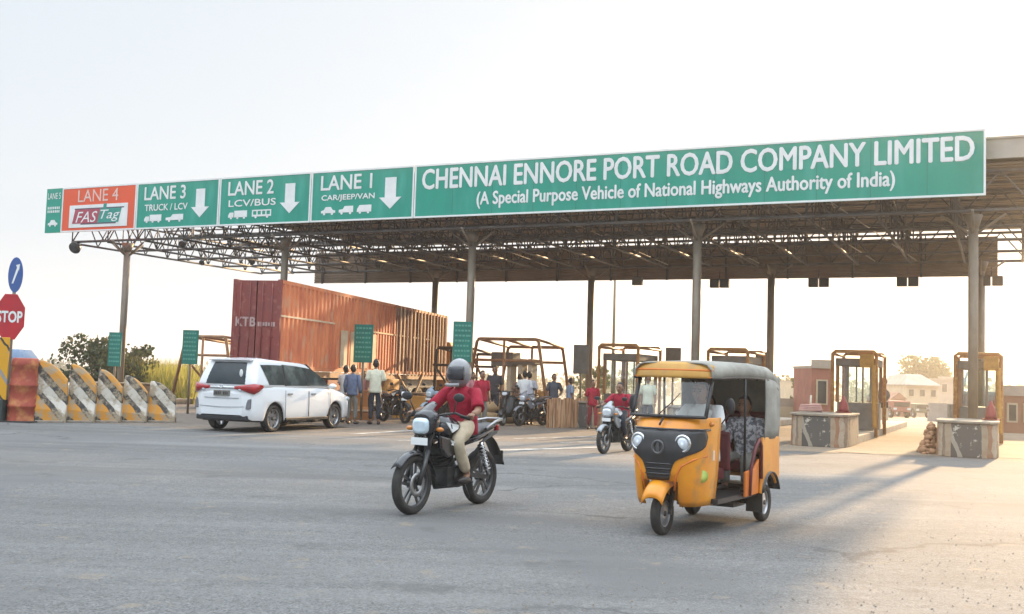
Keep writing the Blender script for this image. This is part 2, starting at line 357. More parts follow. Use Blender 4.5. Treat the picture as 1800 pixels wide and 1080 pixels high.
fa = MB(); fa.box((16.9, -.62, 7.83), (29.3, .05, .52)); fa.box((31.57, 5.4, 7.7), (.05, 12.1, .4)); fa.box((16.9, -.62, 8.11), (29.3, .12, .05)); fa.box((16.9, -.62, 7.58), (29.3, .10, .04))
fa.build('fascia', M['fascia'], can)
top = MB(); top.box((17.4, 5.4, 7.62), (28.2, 11.9, .03)); top.build('roof_deck', M['fascia'], can)
def truss(a, b, z0, z1, mod, r0=.045, r1=.025, n=5):
    mb = MB(); a, b = Vector(a), Vector(b); d = b - a; N = max(2, round(d.length/mod))
    mb.tube([(a.x, a.y, z0), (b.x, b.y, z0)], r0, n); mb.tube([(a.x, a.y, z1), (b.x, b.y, z1)], r0, n)
    for i in range(N):
        p, q, m_ = a + d*i/N, a + d*(i+1)/N, a + d*(i+.5)/N
        mb.tube([(p.x, p.y, z0), (m_.x, m_.y, z1)], r1, n); mb.tube([(m_.x, m_.y, z1), (q.x, q.y, z0)], r1, n)
        if i % 2 == 0: mb.tube([(p.x, p.y, z0), (p.x, p.y, z1)], r1, n)
    return mb
u = UW
while u < UE:
    truss((u, -.5, 0), (u, VD, 0), ZB, ZT, 1.25).build('cross_truss', M['truss'], can); u += 1.869
for v in (-.5, 2.4, 5.35, 8.3, VD):
    truss((UW, v, 0), (UE, v, 0), ZB + .04, ZT - .05, 1.7, .05).build('long_truss', M['truss'], can)
for v in (.5, 1.5, 3.4, 4.4, 6.3, 7.3, 9.3, 10.2):
    mb = MB(); mb.tube([(UW, v, ZT + .02), (UE, v, ZT + .02)], .035, 5); mb.build('purlin', M['truss'], can)
for v, lst in ((0, (0, 7.476, 14.95, 22.43, 29.9)), (11, (7.476, 14.95, 22.43, 29.9))):
    for u in lst:
        mb = MB(); r = .125 if v == 0 else .14
        mb.cyl((u, v, 0), (u, v, ZB - .35), r, r, 16); mb.cyl((u, v, ZB - .35), (u, v, ZB), r*1.02, r*1.9, 16)
        mb.box((u, v, .02), (.5, .5, .04))
        for dx, dy in ((1, 0), (-1, 0), (0, 1), (0, -1)):
            mb.tube([(u, v, ZB - .55), (u + dx*.8, v + dy*.8, ZB + .02)], .035, 6)
        mb.build('column', M['steel'], can)
# long sway rods seen hanging under the roof
for u0, u1 in ((16.5, 18.6), (20, 22.2), (24.2, 26.4), (25.6, 27.8), (11.5, 13.5)):
    mb = MB(); mb.tube([(u0, .6, ZT-.1), (u1, 9.8, ZB-.05)], .018, 5); mb.build('sway_rod', M['fascia'], can)

# ------------------------------------------------------------------ lettering
def text_mb(s, x0, x1, z0, z1, y, mb=None, bold=.0, shear=0, th=.012, mi=0, heavy=0):
    cu = bpy.data.curves.new('t', 'FONT'); cu.body = s; cu.offset = bold; cu.shear = shear; cu.resolution_u = 3
    o = bpy.data.objects.new('t', cu); C.objects.link(o)
    dg = bpy.context.evaluated_depsgraph_get(); me = bpy.data.meshes.new_from_object(o.evaluated_get(dg))
    bpy.data.objects.remove(o); bpy.data.curves.remove(cu)
    vs = [v.co.copy() for v in me.vertices]; fs = [tuple(p.vertices) for p in me.polygons]; bpy.data.meshes.remove(me)
    a0, a1 = min(v.x for v in vs), max(v.x for v in vs); b0, b1 = min(v.y for v in vs), max(v.y for v in vs)
    mb = mb or MB()
    for kx, kz, ky in (((0, 0, 0),) if not heavy else ((0, 0, 0), (heavy, 0, .0015), (-heavy, 0, .003), (0, heavy, .0045), (0, -heavy, .006))): mb.add([(x0 + (v.x-a0)/(a1-a0)*(x1-x0) + kx, y + ky, z0 + (v.y-b0)/(b1-b0)*(z1-z0) + kz) for v in vs], fs, mi)
    return mb
SV = -.95                                              # the boards hang in front of the columns
S0, S1 = 6.56, 8.30; SH = S1 - S0
def board(name, label, u0, u1, m, group=None, z0=S0, z1=S1, v=SV, border=True):
    c = UV((u0+u1)/2, v); t = thing(name, label, 'sign', (c.x, c.y, z0), ARZ, group); w = u1-u0; h = z1-z0
    b = MB(); b.box((0, .03, h/2), (w-.012, .06, h)); b.build('board', m, t)
    if border:
        f = MB(); e = .055
        f.box((0, -.008, e/2), (w-.012, .014, e)); f.box((0, -.008, h-e/2), (w-.012, .014, e))
        f.box((-w/2+.006+e/2, -.008, h/2), (e, .014, h-2*e)); f.box((w/2-.006-e/2, -.008, h/2), (e, .014, h-2*e)); f.build('border', M['signwhite'], t)
    f = MB()
    for i in range(max(2, int(w/2)+1)):
        x = -w/2 + .3 + i*(w-.6)/max(1, int(w/2)); f.box((x, .11, h/2), (.06, .1, h-.1))
        f.tube([(x, .15, h*.35), (x, .5, h*.35)], .025, 5)
    f.build('mounting_frame', M['truss'], t)
    return t, w, h
def vehicle_icon(kind, x, z, w, h, mb):
    F = lambda a, b, d: (x + a*w, d, z + b*h)
    def P(poly): mb.prism(poly, F, -.012, -.004)
    def wheel(cx, r=.16):
        mb.prism([(cx + r*math.cos(k*.785)*h/w, r*.9 + r*math.sin(k*.785)) for k in range(8)], F, -.012, -.004)
    if kind == 'car': P([(.0, .22), (1, .22), (1, .5), (.82, .56), (.68, .92), (.32, .92), (.18, .56), (0, .48)]); wheel(.22); wheel(.78)
    if kind == 'jeep': P([(.0, .22), (1, .22), (1, .95), (.40, .95), (.28, .6), (0, .55)]); wheel(.2); wheel(.8)
    if kind == 'van': P([(.0, .2), (1, .2), (1, .98), (.18, .98), (.02, .55)]); wheel(.22); wheel(.78)
    if kind == 'bus': P([(.0, .2), (1, .2), (1, .42), (0, .42)]); P([(.0, .85), (1, .85), (1, 1), (0, 1)]); [P([(a, .42), (a+.06, .42), (a+.06, .85), (a, .85)]) for a in (0, .235, .47, .7, .94)]; wheel(.2); wheel(.8)
    if kind == 'lorry': P([(.0, .2), (.28, .2), (.28, .8), (.08, .8), (0, .5)]); P([(.32, .2), (1, .2), (1, 1), (.32, 1)]); wheel(.15); wheel(.5); wheel(.85)
def lane_sign(name, label, u0, u1, n, sub, icons, m=M['green']):
    t, w, h = board(name, label, u0, u1, m, 'lane boards along the canopy edge')
    X = lambda f: -w/2 + f*w
    text_mb(n, X(.10), X(.60), h*.62, h*.90, -.016, heavy=.012).build('lane_number', M['signwhite'], t)
    text_mb(sub, X(.11), X(.63), h*.385, h*.52, -.016, heavy=.007).build('vehicle_class', M['signwhite'], t)
    a = MB(); cx, q = X(.78), w*.105
    a.prism([(cx-q*.5, h*.80), (cx-q*.5, h*.42), (cx-q, h*.42), (cx, h*.2), (cx+q, h*.42), (cx+q*.5, h*.42), (cx+q*.5, h*.80)], lambda a_, b_, d: (a_, d, b_), -.014, -.002)
    a.build('down_arrow', M['signwhite'], t)
    k = len(icons); wi = .5*w/k
    for i, ic in enumerate(icons):
        b = MB(); vehicle_icon(ic, X(.11) + i*wi*1.06, h*.13, wi*.84, h*.17, b); b.build('vehicle_icon', M['signwhite'], t)
lane_sign('lane_sign', 'green overhead board reading LANE 3 with a white down arrow', 1.28, 5.20, 'LANE 3', 'TRUCK / LCV', ('lorry', 'jeep'))
lane_sign('lane_sign', 'green overhead board reading LANE 2 with a white down arrow', 5.21, 9.17, 'LANE 2', 'LCV/BUS', ('lorry', 'bus'))
lane_sign('lane_sign', 'green overhead board reading LANE 1 with a white down arrow, beside the long company board', 9.18, 13.24, 'LANE 1', 'CAR/JEEP/VAN', ('car', 'jeep', 'van'))
t, w, h = board('lane_sign', 'orange overhead board reading LANE 4 with a white logo panel', -2.56, 1.27, M['orange'], 'lane boards along the canopy edge')
text_mb('LANE 4', -w*.28, w*.26, h*.66, h*.93, -.010).build('lane_number', mat('pink_white', (.8, .58, .52), .5), t)
b = MB(); b.box((.02, -.012, h*.34), (w*.78, .016, h*.5)); lp = b.build('logo_panel', M['signwhite'], t)
b = MB(); sk = lambda a, c, d: (a + (c - h*.34)*.25, d, c)
b.prism([(-w*.32, h*.18), (.02*w, h*.18), (.02*w, h*.49), (-w*.32, h*.49)], sk, -.03, -.021, 0); b.prism([(.02*w, h*.18), (w*.3, h*.18), (w*.3, h*.49), (.02*w, h*.49)], sk, -.03, -.021, 1)
b.prism([(-w*.33, h*.49), (w*.33, h*.49), (w*.33, h*.515), (-w*.33, h*.515)], sk, -.03, -.021, 2); b.prism([(-w*.2, h*.155), (w*.27, h*.155), (w*.27, h*.18), (-w*.2, h*.18)], sk, -.03, -.021, 2)
b.prism([(w*.06, h*.46), (w*.1, h*.46), (w*.09, h*.6), (w*.05, h*.6)], sk, -.032, -.022, 1)
b.build('logo_band', [mat('logo_red', (.42, .06, .10), .5), mat('logo_teal', (.03, .30, .24), .5), mat('logo_dark', (.10, .07, .11), .5)], lp)
text_mb('FAS', -w*.29, w*.0, h*.2, h*.44, -.034, shear=.3).build('logo_lettering', M['signwhite'], lp)
text_mb('Tag', w*.04, w*.3, h*.2, h*.46, -.034, shear=.3).build('logo_lettering', M['signwhite'], lp)
t, w, h = board('lane_sign', 'narrow green board at the far end of the row with small crowded lettering', -3.42, -2.58, M['green'], 'lane boards along the canopy edge', border=False)
text_mb('LANE 5', -w*.4, w*.42, h*.76, h*.9, -.010).build('lane_number', M['signwhite'], t)
b = MB()
for zz in (.56, .48): [b.box((-w*.34 + k_*w*.115, -.006, h*zz), (w*.06, .012, h*.055)) for k_ in range(7)]
vehicle_icon('car', -w*.3, h*.14, w*.6, h*.16, b); b.build('vehicle_class', M['signwhite'], t)
t, w, h = board('company_sign', 'long green overhead board with white company name lettering', 13.25, 30.22, M['green'])
b = MB()
for k_ in range(1, 12): b.box((-w/2 + k_*w/12, -.0015, h/2), (.012, .003, h-.12))
b.build('sheet_joint', mat('sign_joint', (.004, .16, .115), .5), t)
c0 = (13.25+30.22)/2
text_mb('CHENNAI ENNORE PORT ROAD COMPANY LIMITED', 13.55-c0, 29.93-c0, h*.535, h*.905, -.016, heavy=.019).build('company_name', M['signwhite'], t)
text_mb('(A Special Purpose Vehicle of National Highways Authority of India)', 15.55-c0, 28.0-c0, h*.13, h*.435, -.016, heavy=.013).build('company_subtitle', M['signwhite'], t)
def u_at(px, v):                                   # plaza u where the photo column px crosses depth line v
    k_ = (px-900)/FPX; a = OX - v*UY; bb = OY + v*UX
    return (k_*bb - a)/(UX - k_*UY)
# the far sign, seen from its back
c = UV(0, VD+.45); t = thing('rear_signboard', 'long brown back of the far signboard under the canopy rear edge', 'signboard', (c.x, c.y, 5.74), ARZ)
b = MB(); k = 12; prof = []
for i in range(k): z0 = i*1.46/k; prof += [(z0, 0), (z0 + .07, 0), (z0 + .085, .03), (z0 + .11, .03)]
prof.append((1.46, 0)); L_, R_ = u_at(550, VD+.45), 30.45
b.add([(x, y, z) for x in (L_, 10, 20, R_) for z, y in prof], [(i*len(prof)+j, i*len(prof)+j+1, (i+1)*len(prof)+j+1, (i+1)*len(prof)+j) for i in range(3) for j in range(len(prof)-1)])
b.build('back_sheet', M['roofsheet'], t, solid=.01)
b = MB()
for x in [L_ + .5 + i*2.45 for i in range(12)]: b.box((x, -.06, .75), (.07, .09, 1.55))
b.build('mounting_frame', M['truss'], t)
b = MB(); b.box(((L_+R_)/2, .09, .73), (R_-L_, .04, 1.44)); b.build('board', M['green'], t)
# hanging lights and lane signals
def signal(u, v, z, two, label):
    c = UV(u, v); t = thing('lane_signal', label, 'signal', (c.x, c.y, z), ARZ, 'lane signals under the far board')
    b = MB(); xs = (-.2, .2) if two else (0,)
    if two: [b.box((x, 0, 0), (.36, .22, .34)) for x in xs]
    else: b.box((0, 0, 0), (.42, .22, .32))
    b.build('housing', M['black'] if two else M['signback'], t, bevel=.02)
    b = MB(); b.tube([(0, 0, .15), (0, 0, .5)], .025, 6); b.box((0, 0, .17), (.7 if two else .3, .04, .04)); b.build('bracket', M['truss'], t)
    for x in xs:
        b = MB(); b.lathe([(.0, 0), (.11, 0), (.12, .02), (.12, .12)], (x, .11, 0), (0, 1, 0), 14); b.build('signal_lens', M['taillight'], t)
signal(u_at(1120, 11), 11, 5.62, False, 'plain grey signal box under the far board, the only single one')
for px, lb in ((1265, 'dark twin signal box hanging beside the tall column near the middle'), (1440, 'dark twin signal box hanging left of the lane with the round signs'), (1597, 'dark twin signal box hanging above the open pale lane'), (1745, 'dark twin signal box at the right end of the far board')):
    signal(u_at(px, 11), 11, 5.50, True, lb)
def flood(px, py, v, label, r=.22, dark=True):
    u = u_at(px, v); p = UV(u, v); d = ray(px, py); z = CAMZ + d.z*(p.y/d.y)
    t = thing('floodlight', label, 'floodlight', (p.x, p.y, z), ARZ, 'floodlights hung from the trusses')
    b = MB(); b.lathe([(.05, -.2), (r*.7, -.12), (r, .12), (r*.96, .14), (0, .14)], (0, 0, 0), (.2, -.8, -.5), 14); b.build('lamp_head', M['black'], t)
    b = MB(); b.tube([(0, .06, .05), (0, .1, max(.25, ZB - z + .1))], .03, 6); b.box((0, .04, .06), (r*2.1, .03, .05)); b.build('bracket', M['truss'], t)
flood(127, 434, -.5, 'dark round floodlight below the orange board, leftmost of the hanging lights', .24)
flood(316, 428, 1.5, 'dark floodlight hanging under the LANE 3 board', .16)
flood(352, 460, 6, 'small dark lamp low on the open trusses', .13)
flood(440, 458, 6, 'dark lamp hanging on the open trusses nearest the container', .15)
b_ = UV(-3.3, .4); t = thing('light_box', 'grey box lamp sticking out past the left end of the boards', 'lamp', (b_.x, b_.y, 7.68), ARZ)
b = MB(); b.box((-.45, 0, 0), (.85, .4, .46)); b.box((-.45, -.21, 0), (.7, .03, .34)); b.build('housing', M['signback'], t, bevel=.03)
b = MB(); b.tube([(0, .1, 0), (.95, .1, -.35)], .04, 6); b.build('bracket', M['truss'], t)

# ------------------------------------------------------------------ islands and booths
def stripe_mat(name, cols, freq, ang, rough=.8, dirt=(.2, .15, .1), dscale=5, dpos=(.5, .62)):
    m = bpy.data.materials.new(name); m.use_nodes = True; n = m.node_tree; L = n.links.new; P = n.nodes['Principled BSDF']; P.inputs['Roughness'].default_value = rough
    tc = n.nodes.new('ShaderNodeTexCoord'); mp = n.nodes.new('ShaderNodeMapping'); mp.inputs['Rotation'].default_value = (0, ang, 0); L(tc.outputs['Object'], mp.inputs[0])
    sp = n.nodes.new('ShaderNodeSeparateXYZ'); L(mp.outputs[0], sp.inputs[0])
    nz = n.nodes.new('ShaderNodeTexNoise'); nz.inputs['Scale'].default_value = 3.5; nz.inputs['Detail'].default_value = 5; L(tc.outputs['Object'], nz.inputs['Vector'])
    ad = n.nodes.new('ShaderNodeMath'); ad.operation = 'MULTIPLY_ADD'; ad.inputs[1].default_value = .14; L(nz.outputs[0], ad.inputs[0]); L(sp.outputs[0], ad.inputs[2])
    mu = n.nodes.new('ShaderNodeMath'); mu.operation = 'MULTIPLY'; mu.inputs[1].default_value = freq; L(ad.outputs[0], mu.inputs[0])
    fr = n.nodes.new('ShaderNodeMath'); fr.operation = 'FRACT'; L(mu.outputs[0], fr.inputs[0])
    rp = n.nodes.new('ShaderNodeValToRGB'); rp.color_ramp.interpolation = 'CONSTANT'; e = rp.color_ramp.elements
    for i, (p, c) in enumerate(cols):
        el = e[i] if i < 2 else e.new(p); el.position = p; el.color = (*c, 1)
    L(fr.outputs[0], rp.inputs[0])
    n2 = n.nodes.new('ShaderNodeTexNoise'); n2.inputs['Scale'].default_value = dscale; n2.inputs['Detail'].default_value = 7; n2.inputs['Roughness'].default_value = .7; L(tc.outputs['Object'], n2.inputs['Vector'])
    r2 = n.nodes.new('ShaderNodeValToRGB'); r2.color_ramp.elements[0].position = dpos[0]; r2.color_ramp.elements[1].position = dpos[1]; L(n2.outputs[0], r2.inputs[0])
    mx = n.nodes.new('ShaderNodeMixRGB'); mx.inputs[2].default_value = (*dirt, 1); L(r2.outputs[0], mx.inputs[0]); L(rp.outputs[0], mx.inputs[1]); L(mx.outputs[0], P.inputs['Base Color'])
    b = n.nodes.new('ShaderNodeBump'); b.inputs['Strength'].default_value = .3; b.inputs['Distance'].default_value = .02; L(n2.outputs[0], b.inputs['Height']); L(b.outputs[0], P.inputs['Normal'])
    return m
M['noseface'] = stripe_mat('painted_nose', ((0, (.09, .085, .08)), (.45, (.13, .11, .095)), (.6, (.07, .065, .06)), (.92, (.3, .27, .22))), .8, .35, dirt=(.48, .44, .37), dscale=3.2, dpos=(.56, .60))
M['noseside'] = stripe_mat('painted_side', ((0, (.34, .27, .19)), (.35, (.28, .14, .08)), (.6, (.4, .33, .25)), (.85, (.2, .15, .11))), 2.6, 0, dirt=(.3, .2, .13), dpos=(.48, .66))
def island(u, v0, v1, label, w=1.4, hb=.78, lb=2.6, ch=.42):
    c = UV(u, v0); t = thing('toll_island', label, 'traffic island', (c.x, c.y, 0), ARZ, 'toll islands between the lanes')
    a = w/2
    arc_ = [(-a*math.copysign(abs(math.cos(q))**.62, math.cos(q)), .95*(1-abs(math.sin(q))**.62)) for q in [math.pi*k_/10 for k_ in range(11)]]
    nose = [(-a, lb)] + arc_ + [(a, lb)]
    FR = lambda x, y, d: (x*(1.03 if d < .2 else 1), y - (.03 if d < .2 else 0), d)
    b = MB(); b.prism(nose, FR, 0, hb); o = b.build('crash_nose', [M['noseside'], M['noseface'], M['concrete']], t, bevel=.025)
    for p in o.data.polygons:
        if abs(p.normal.z) > .7: p.material_index = 2
        elif p.normal.y < -.94: p.material_index = 1
    b = MB(); b.prism([(x*1.05, y-.04*(y < 1)) for x, y in nose], lambda x, y, d: (x, y, d), hb+.001, hb+.06); b.build('nose_cap', M['concrete'], t, bevel=.015)
    b = MB(); b.box((0, (lb+v1-v0)/2 + .002, .11), (w, v1-v0-lb, .22)); b.build('kerb_base', M['kerb'], t, bevel=.02)
    return t
ISL = {0: (26.35, -2.9, 16), 1: (29.85, -3.95, 16), 2: (22.4, -1.0, 14), 3: (18.7, .6, 14), 4: (15.0, 2.2, 14), 5: (11.55, 3.0, 14), 6: (7.45, -1.5, 14), 7: (3.7, .8, 14), 8: (0.0, -1.5, 14)}
IL = ['concrete toll island with dark painted nose, left of the pale open lane', 'concrete toll island with worn painted nose round the rightmost near column', 'toll island hidden largely behind the yellow rickshaw', 'toll island with a booth behind the far motorcyclist in red', 'toll island with plank fence and wide slanted guard frame', 'toll island beside the red container with a dark frame', 'toll island beyond the container around the second column', 'toll island under the slanted left guard frame', 'toll island at the leftmost column']
for k_, (u, v0, v1) in ISL.items(): island(u, v0, v1, IL[k_], w=1.32 if k_ else 1.42)
def booth(u, v, label, w=1.2, d=2.2, h=2.42, yellow=True, legs=True):
    c = UV(u, v); t = thing('toll_booth', label, 'toll booth', (c.x, c.y, .222), ARZ, 'toll booths on the islands')
    a = w/2
    b = MB(); b.box((0, d/2, .42), (w-.1, d-.1, .84)); b.build('lower_panel', M['signback'], t, bevel=.02)
    for x in (-a+.06, a-.06):
        for y in (.06, d-.06):
            b = MB(); b.box((x, y, .84 + .575), (.10, .10, 1.15)); b.build('corner_post', M['wood'], t)
    for y, x in ((.05, 0), (d-.05, 0)):
        b = MB(); [b.box((xx, y, 1.415), (.05, .05, 1.15)) for xx in (-.22, .22)]; b.build('window_frame', M['steel'], t)
        b = MB(); b.box((0, y, 1.4), (w-.24, .012, 1.1)); b.build('window_pane', M['boothglass'], t)
    b = MB(); b.box((0, d/2, 2.1), (w, d, .24)); b.build('roof', M['signback'], t, bevel=.02)
    for y in (-.25, d+.1):                                   # pipe guard round the booth
        b = MB(); z = h
        b.tube([(-a-.05, y, -.2), (-a-.05, y, z-.06), (-a+.02, y, z), (a-.02, y, z), (a+.05, y, z-.06), (a+.05, y, -.2)], .055, 8); b.build('guard_pipe', M['rust'], t)
    b = MB()
    for x in (-a-.05, a+.05): b.tube([(x, -.25, h-.08), (x, d+.1, h-.08)], .045, 8)
    b.build('guard_rail', M['wood'], t)
    if yellow:
        b = MB(); b.box((a-.22, -.34, h-.28), (.42, .1, .42)); b.tube([(a-.03, -.34, h-.4), (a-.03, -.36, 1.5), (a+.02, -.36, .1)], .07, 8); b.build('cable_cover', M['oldyellow'], t, bevel=.02)
    return t
M['boothglass'] = glass_mat('booth_glass', (.85, .9, .9), .04)
booth(26.45, 4.0, 'toll booth in rusty pipe guard with a yellow box, left of the open lane')
booth(29.95, 4.2, 'toll booth just behind the rightmost column', w=1.15)
booth(22.5, 4.0, 'toll booth whose guard pipe shows over the rickshaw roof', yellow=False)
booth(18.75, 4.0, 'toll booth behind the far motorcyclist, with a brown guard pipe', w=1.3, yellow=False, h=2.5)
def guard_frame(u, v, wb, wt, h, d, label, m, r=.06, panel=True):
    c = UV(u, v); t = thing('guard_frame', label, 'guard frame', (c.x, c.y, .2), ARZ, 'slanted pipe guard frames')
    for y in (0, d):
        b = MB(); k_ = .93 if y else 1
        b.tube([(-wb/2*k_, y, -.2), (-wt/2*k_, y, h*k_-.08), (-wt/2*k_+.1, y, h*k_), (wt/2*k_-.1, y, h*k_), (wt/2*k_, y, h*k_-.08), (wb/2*k_, y, -.2)], r, 8); b.build('portal_pipe', m, t)
        b = MB(); b.tube([(-wt/2*k_-.13, y, h*.72), (wt/2*k_+.13, y, h*.72)], r*.8, 8); b.tube([(-.12, y, -.2), (-.12, y, h*k_)], r*.8, 8); b.build('cross_pipe', m, t)
    b = MB()
    for x in (-wt/2+.05, -.12, wt/2-.05): b.tube([(x, .0, h), (x, d, h*.93)], r*.8, 8)
    b.tube([(-wt/2-.1, 0, h*.72), (-wb/2+.2, d, 0)], r*.7, 8); b.build('tie_pipe', m, t)
    if panel:
        b = MB(); b.box((-.55, d*.45, h*.74), (.85, .7, .5)); b.box((.25, d*.45, h*.7), (.9, .6, .14)); b.build('booth_roof', M['signback'], t, bevel=.03)
        b = MB(); [b.box((x, d*.45, 1.1), (.16, .5, 1.75)) for x in (-.3, .12, .5)]; b.build('booth_panel', M['creamwall'], t, bevel=.02)
    return t
M['creamwall'] = mat('cream_wall', (.62, .58, .46), .8, (.5, .46, .36), 2)
guard_frame(15.1, 2.6, 3.3, 2.35, 2.62, 2.4, 'wide slanted pipe guard frame behind the plank fence', M['wood'])
guard_frame(11.75, 5.0, 1.7, 1.5, 2.35, 2.2, 'dark pipe guard frame by the far end of the container', M['truss'], panel=False)
guard_frame(3.9, 0.2, 3.1, 1.9, 2.45, 2.6, 'slanted pipe guard frame left of the white car', M['wood'], panel=False)
# ------------------------------------------------------------------ wheels
def ring_solid(mb, c, axis, prof, n=28, mi=0, smooth=True):          # closed section swept round an axis: prof (radius, height)
    c = Vector(c); q = Vector(axis).to_track_quat('Z', 'Y').to_matrix()
    rg = [[c + q @ Vector((r*math.cos(2*math.pi*j/n), r*math.sin(2*math.pi*j/n), h)) for j in range(n)] for r, h in prof]
    rg.append(rg[0]); return mb.rings(rg, mi, False, smooth)
def wheel(t, c, Rr, wd, rim, spokes=5, name='wheel', axis=(0, 1, 0), rimmat=None, steel=False, n=30):
    c = Vector(c); h = wd/2
    w = MB(); ring_solid(w, c, axis, [(rim, -h*.7), (Rr-.035*Rr/.3, -h), (Rr-.012, -h*.72), (Rr, -h*.3), (Rr, h*.3), (Rr-.012, h*.72), (Rr-.035*Rr/.3, h), (rim, h*.7)], n)
    o = w.build(name, M['rubber'], t)
    b = MB(); q = Vector(axis).to_track_quat('Z', 'Y').to_matrix(); e = Rr*.045
    ring_solid(b, c, axis, [(rim-e*.6, -h*.66), (rim+.004, -h*.72), (rim+.004, h*.72), (rim-e*.6, h*.66), (rim-e, 0)], n)
    if steel: b.lathe([(0, -.01), (rim*.55, -.01), (rim*.8, h*.3), (rim, h*.2), (rim, h*.25), (rim*.8, h*.36), (rim*.5, .03), (0, .03)], c, axis, n)
    else:
        for k in range(spokes):
            a = 2*math.pi*k/spokes + .3; d = Vector((math.cos(a), math.sin(a), 0)); s = Vector((-d.y, d.x, 0))
            for sg in (-1, 1):
                p0 = c + q @ (d*rim*.16 + s*sg*rim*.1); p1 = c + q @ (d*(rim-e*.3) + s*sg*rim*.17 + Vector((0, 0, h*.25)))
                b.bar(p0 + q @ Vector((0, 0, h*.3)), p1, rim*.075, h*.5)
    b.build('rim', rimmat or M['alloy'], o)
    b = MB(); b.lathe([(0, -h*.8), (rim*.2, -h*.75), (rim*.24, 0), (rim*.2, h*.75), (0, h*.8)], c, axis, 16); b.build('hub', M['darkmetal'], o)
    return o
# ------------------------------------------------------------------ motorcycle (x forward, ground at z 0)
def motorcycle(name, label, body=None, lamp=None, group=None, loc=(0, 0, 0), rz=0, scale=None, crash=False):
    body = body or M['blackgloss']; t = thing(name, label, 'motorcycle', loc, rz, group, scale)
    xf, xr, r = .65, -.62, .305
    fw = wheel(t, (xf, 0, r), r, .10, .225, 5, 'front_wheel', rimmat=M['darkalloy']); rw = wheel(t, (xr, 0, r), r, .12, .215, 5, 'rear_wheel', rimmat=M['darkalloy'])
    b = MB(); ring_solid(b, (xf, .065, r), (0, 1, 0), [(.07, 0), (.125, 0), (.125, .006), (.07, .006)], 22); b.build('brake_disc', M['alloy'], fw)
    b = MB()
    for s in (-1, 1): b.cyl((xf, s*.085, r), (xf-.15, s*.085, r+.34), .026, .026, 10); b.cyl((xf-.15, s*.085, r+.34), (xf-.29, s*.085, r+.66), .017, .017, 10)
    b.box((xf-.255, 0, .87), (.05, .24, .04)); b.build('front_fork', M['darkmetal'], t)
    b = MB(); b.grid(lambda a, c: Vector((xf + (r+.035)*math.cos(R(165-130*a)), (c-.5)*.125, r + (r+.035)*math.sin(R(165-130*a)) - abs(c-.5)**2*.13)), 12, 6); b.build('front_mudguard', body, t, solid=.006)
    # tank
    b = MB(); b.rings([[Vector((x, w*math.cos(a), zc + hh*math.sin(a)*(1 if math.sin(a) > 0 else .8))) for a in [2*math.pi*k/14 for k in range(14)]]
        for x, w, zc, hh in ((.32, .04, .83, .05), (.29, .13, .85, .13), (.2, .165, .86, .15), (.05, .16, .85, .14), (-.08, .12, .82, .1), (-.14, .07, .80, .05))], 0, True); tk = b.build('fuel_tank', body, t)
    b = MB()
    for s in (-1, 1):
        b.add([(.27, s*.128, .93), (.1, s*.172, .90), (.1, s*.172, .86), (.2, s*.168, .82)], [(0, 1, 2, 3)]); b.add([(.40, s*.11, .79), (.18, s*.19, .73), (.14, s*.19, .68), (.36, s*.135, .72)], [(0, 1, 2, 3)])
    b.build('tank_stripe', M['signwhite'], tk, solid=.012)
    b = MB()                                               # side shrouds
    for s in (-1, 1): b.prism([(.42, .80), (.1, .74), (.06, .60), (.26, .55), (.40, .66)], lambda x, z, d: (x, d, z), s*.12, s*.175)
    b.build('tank_shroud', body, t, bevel=.02)
    # seat and tail
    b = MB(); b.rings([[Vector((x, w*math.cos(a), z + h*math.sin(a))) for a in [2*math.pi*k/12 for k in range(12)]] for x, w, z, h in ((-.1, .08, .79, .03), (-.16, .12, .79, .045), (-.38, .135, .79, .045), (-.46, .13, .83, .05), (-.72, .11, .86, .045), (-.8, .06, .87, .03))]); b.build('seat', M['black'], t)
    b = MB(); b.rings([[Vector((x, w*math.cos(a), z + h*math.sin(a))) for a in [2*math.pi*k/10 for k in range(10)]] for x, w, z, h in ((-.12, .1, .70, .06), (-.45, .12, .75, .06), (-.75, .08, .82, .05), (-.86, .05, .86, .03))]); b.build('tail_cover', body, t)
    b = MB(); b.tube([(-.52, .13, .84), (-.72, .13, .92), (-.9, .1, .94), (-.92, 0, .94), (-.9, -.1, .94), (-.72, -.13, .92), (-.52, -.13, .84)], .016, 8); b.build('grab_rail', M['alloy'], t)
    b = MB(); b.box((-.885, 0, .84), (.05, .13, .07)); b.build('tail_lamp', M['taillight'], t, bevel=.015)
    b = MB(); b.grid(lambda a, c: Vector((-.66 - .36*a, (c-.5)*.15, .76 - .34*a*a)), 6, 2); b.box((-.96, 0, .52), (.012, .17, .12)); b.build('rear_mudguard', M['black'], t, solid=.01)
    # engine
    b = MB(); b.box((.02, 0, .36), (.36, .26, .2)); b.cyl((.08, 0, .42), (.2, 0, .64), .10, .09, 12); [b.cyl((.08 + .12*k/6, 0, .45+.2*k/6), (.083+.12*k/6, 0, .456+.2*k/6), .125, .125, 14) for k in range(7)]
    b.cyl((-.02, -.16, .36), (-.02, .16, .36), .11, .11, 16); b.build('engine', M['darkmetal'], t, bevel=.015)
    b = MB(); b.tube([(.38, 0, .86), (.42, 0, .62), (.24, 0, .25), (-.2, 0, .24), (-.28, 0, .5), (-.12, 0, .74), (.36, 0, .8)], .028, 8); b.tube([(-.25, .09, .5), (-.5, .12, .72), (-.8, .09, .8)], .018, 6); b.tube([(-.25, -.09, .5), (-.5, -.12, .72), (-.8, -.09, .8)], .018, 6)
    for s in (-1, 1): b.bar((-.22, s*.11, .36), (xr, s*.11, r), .03, .045)
    b.build('frame', M['black'], t)
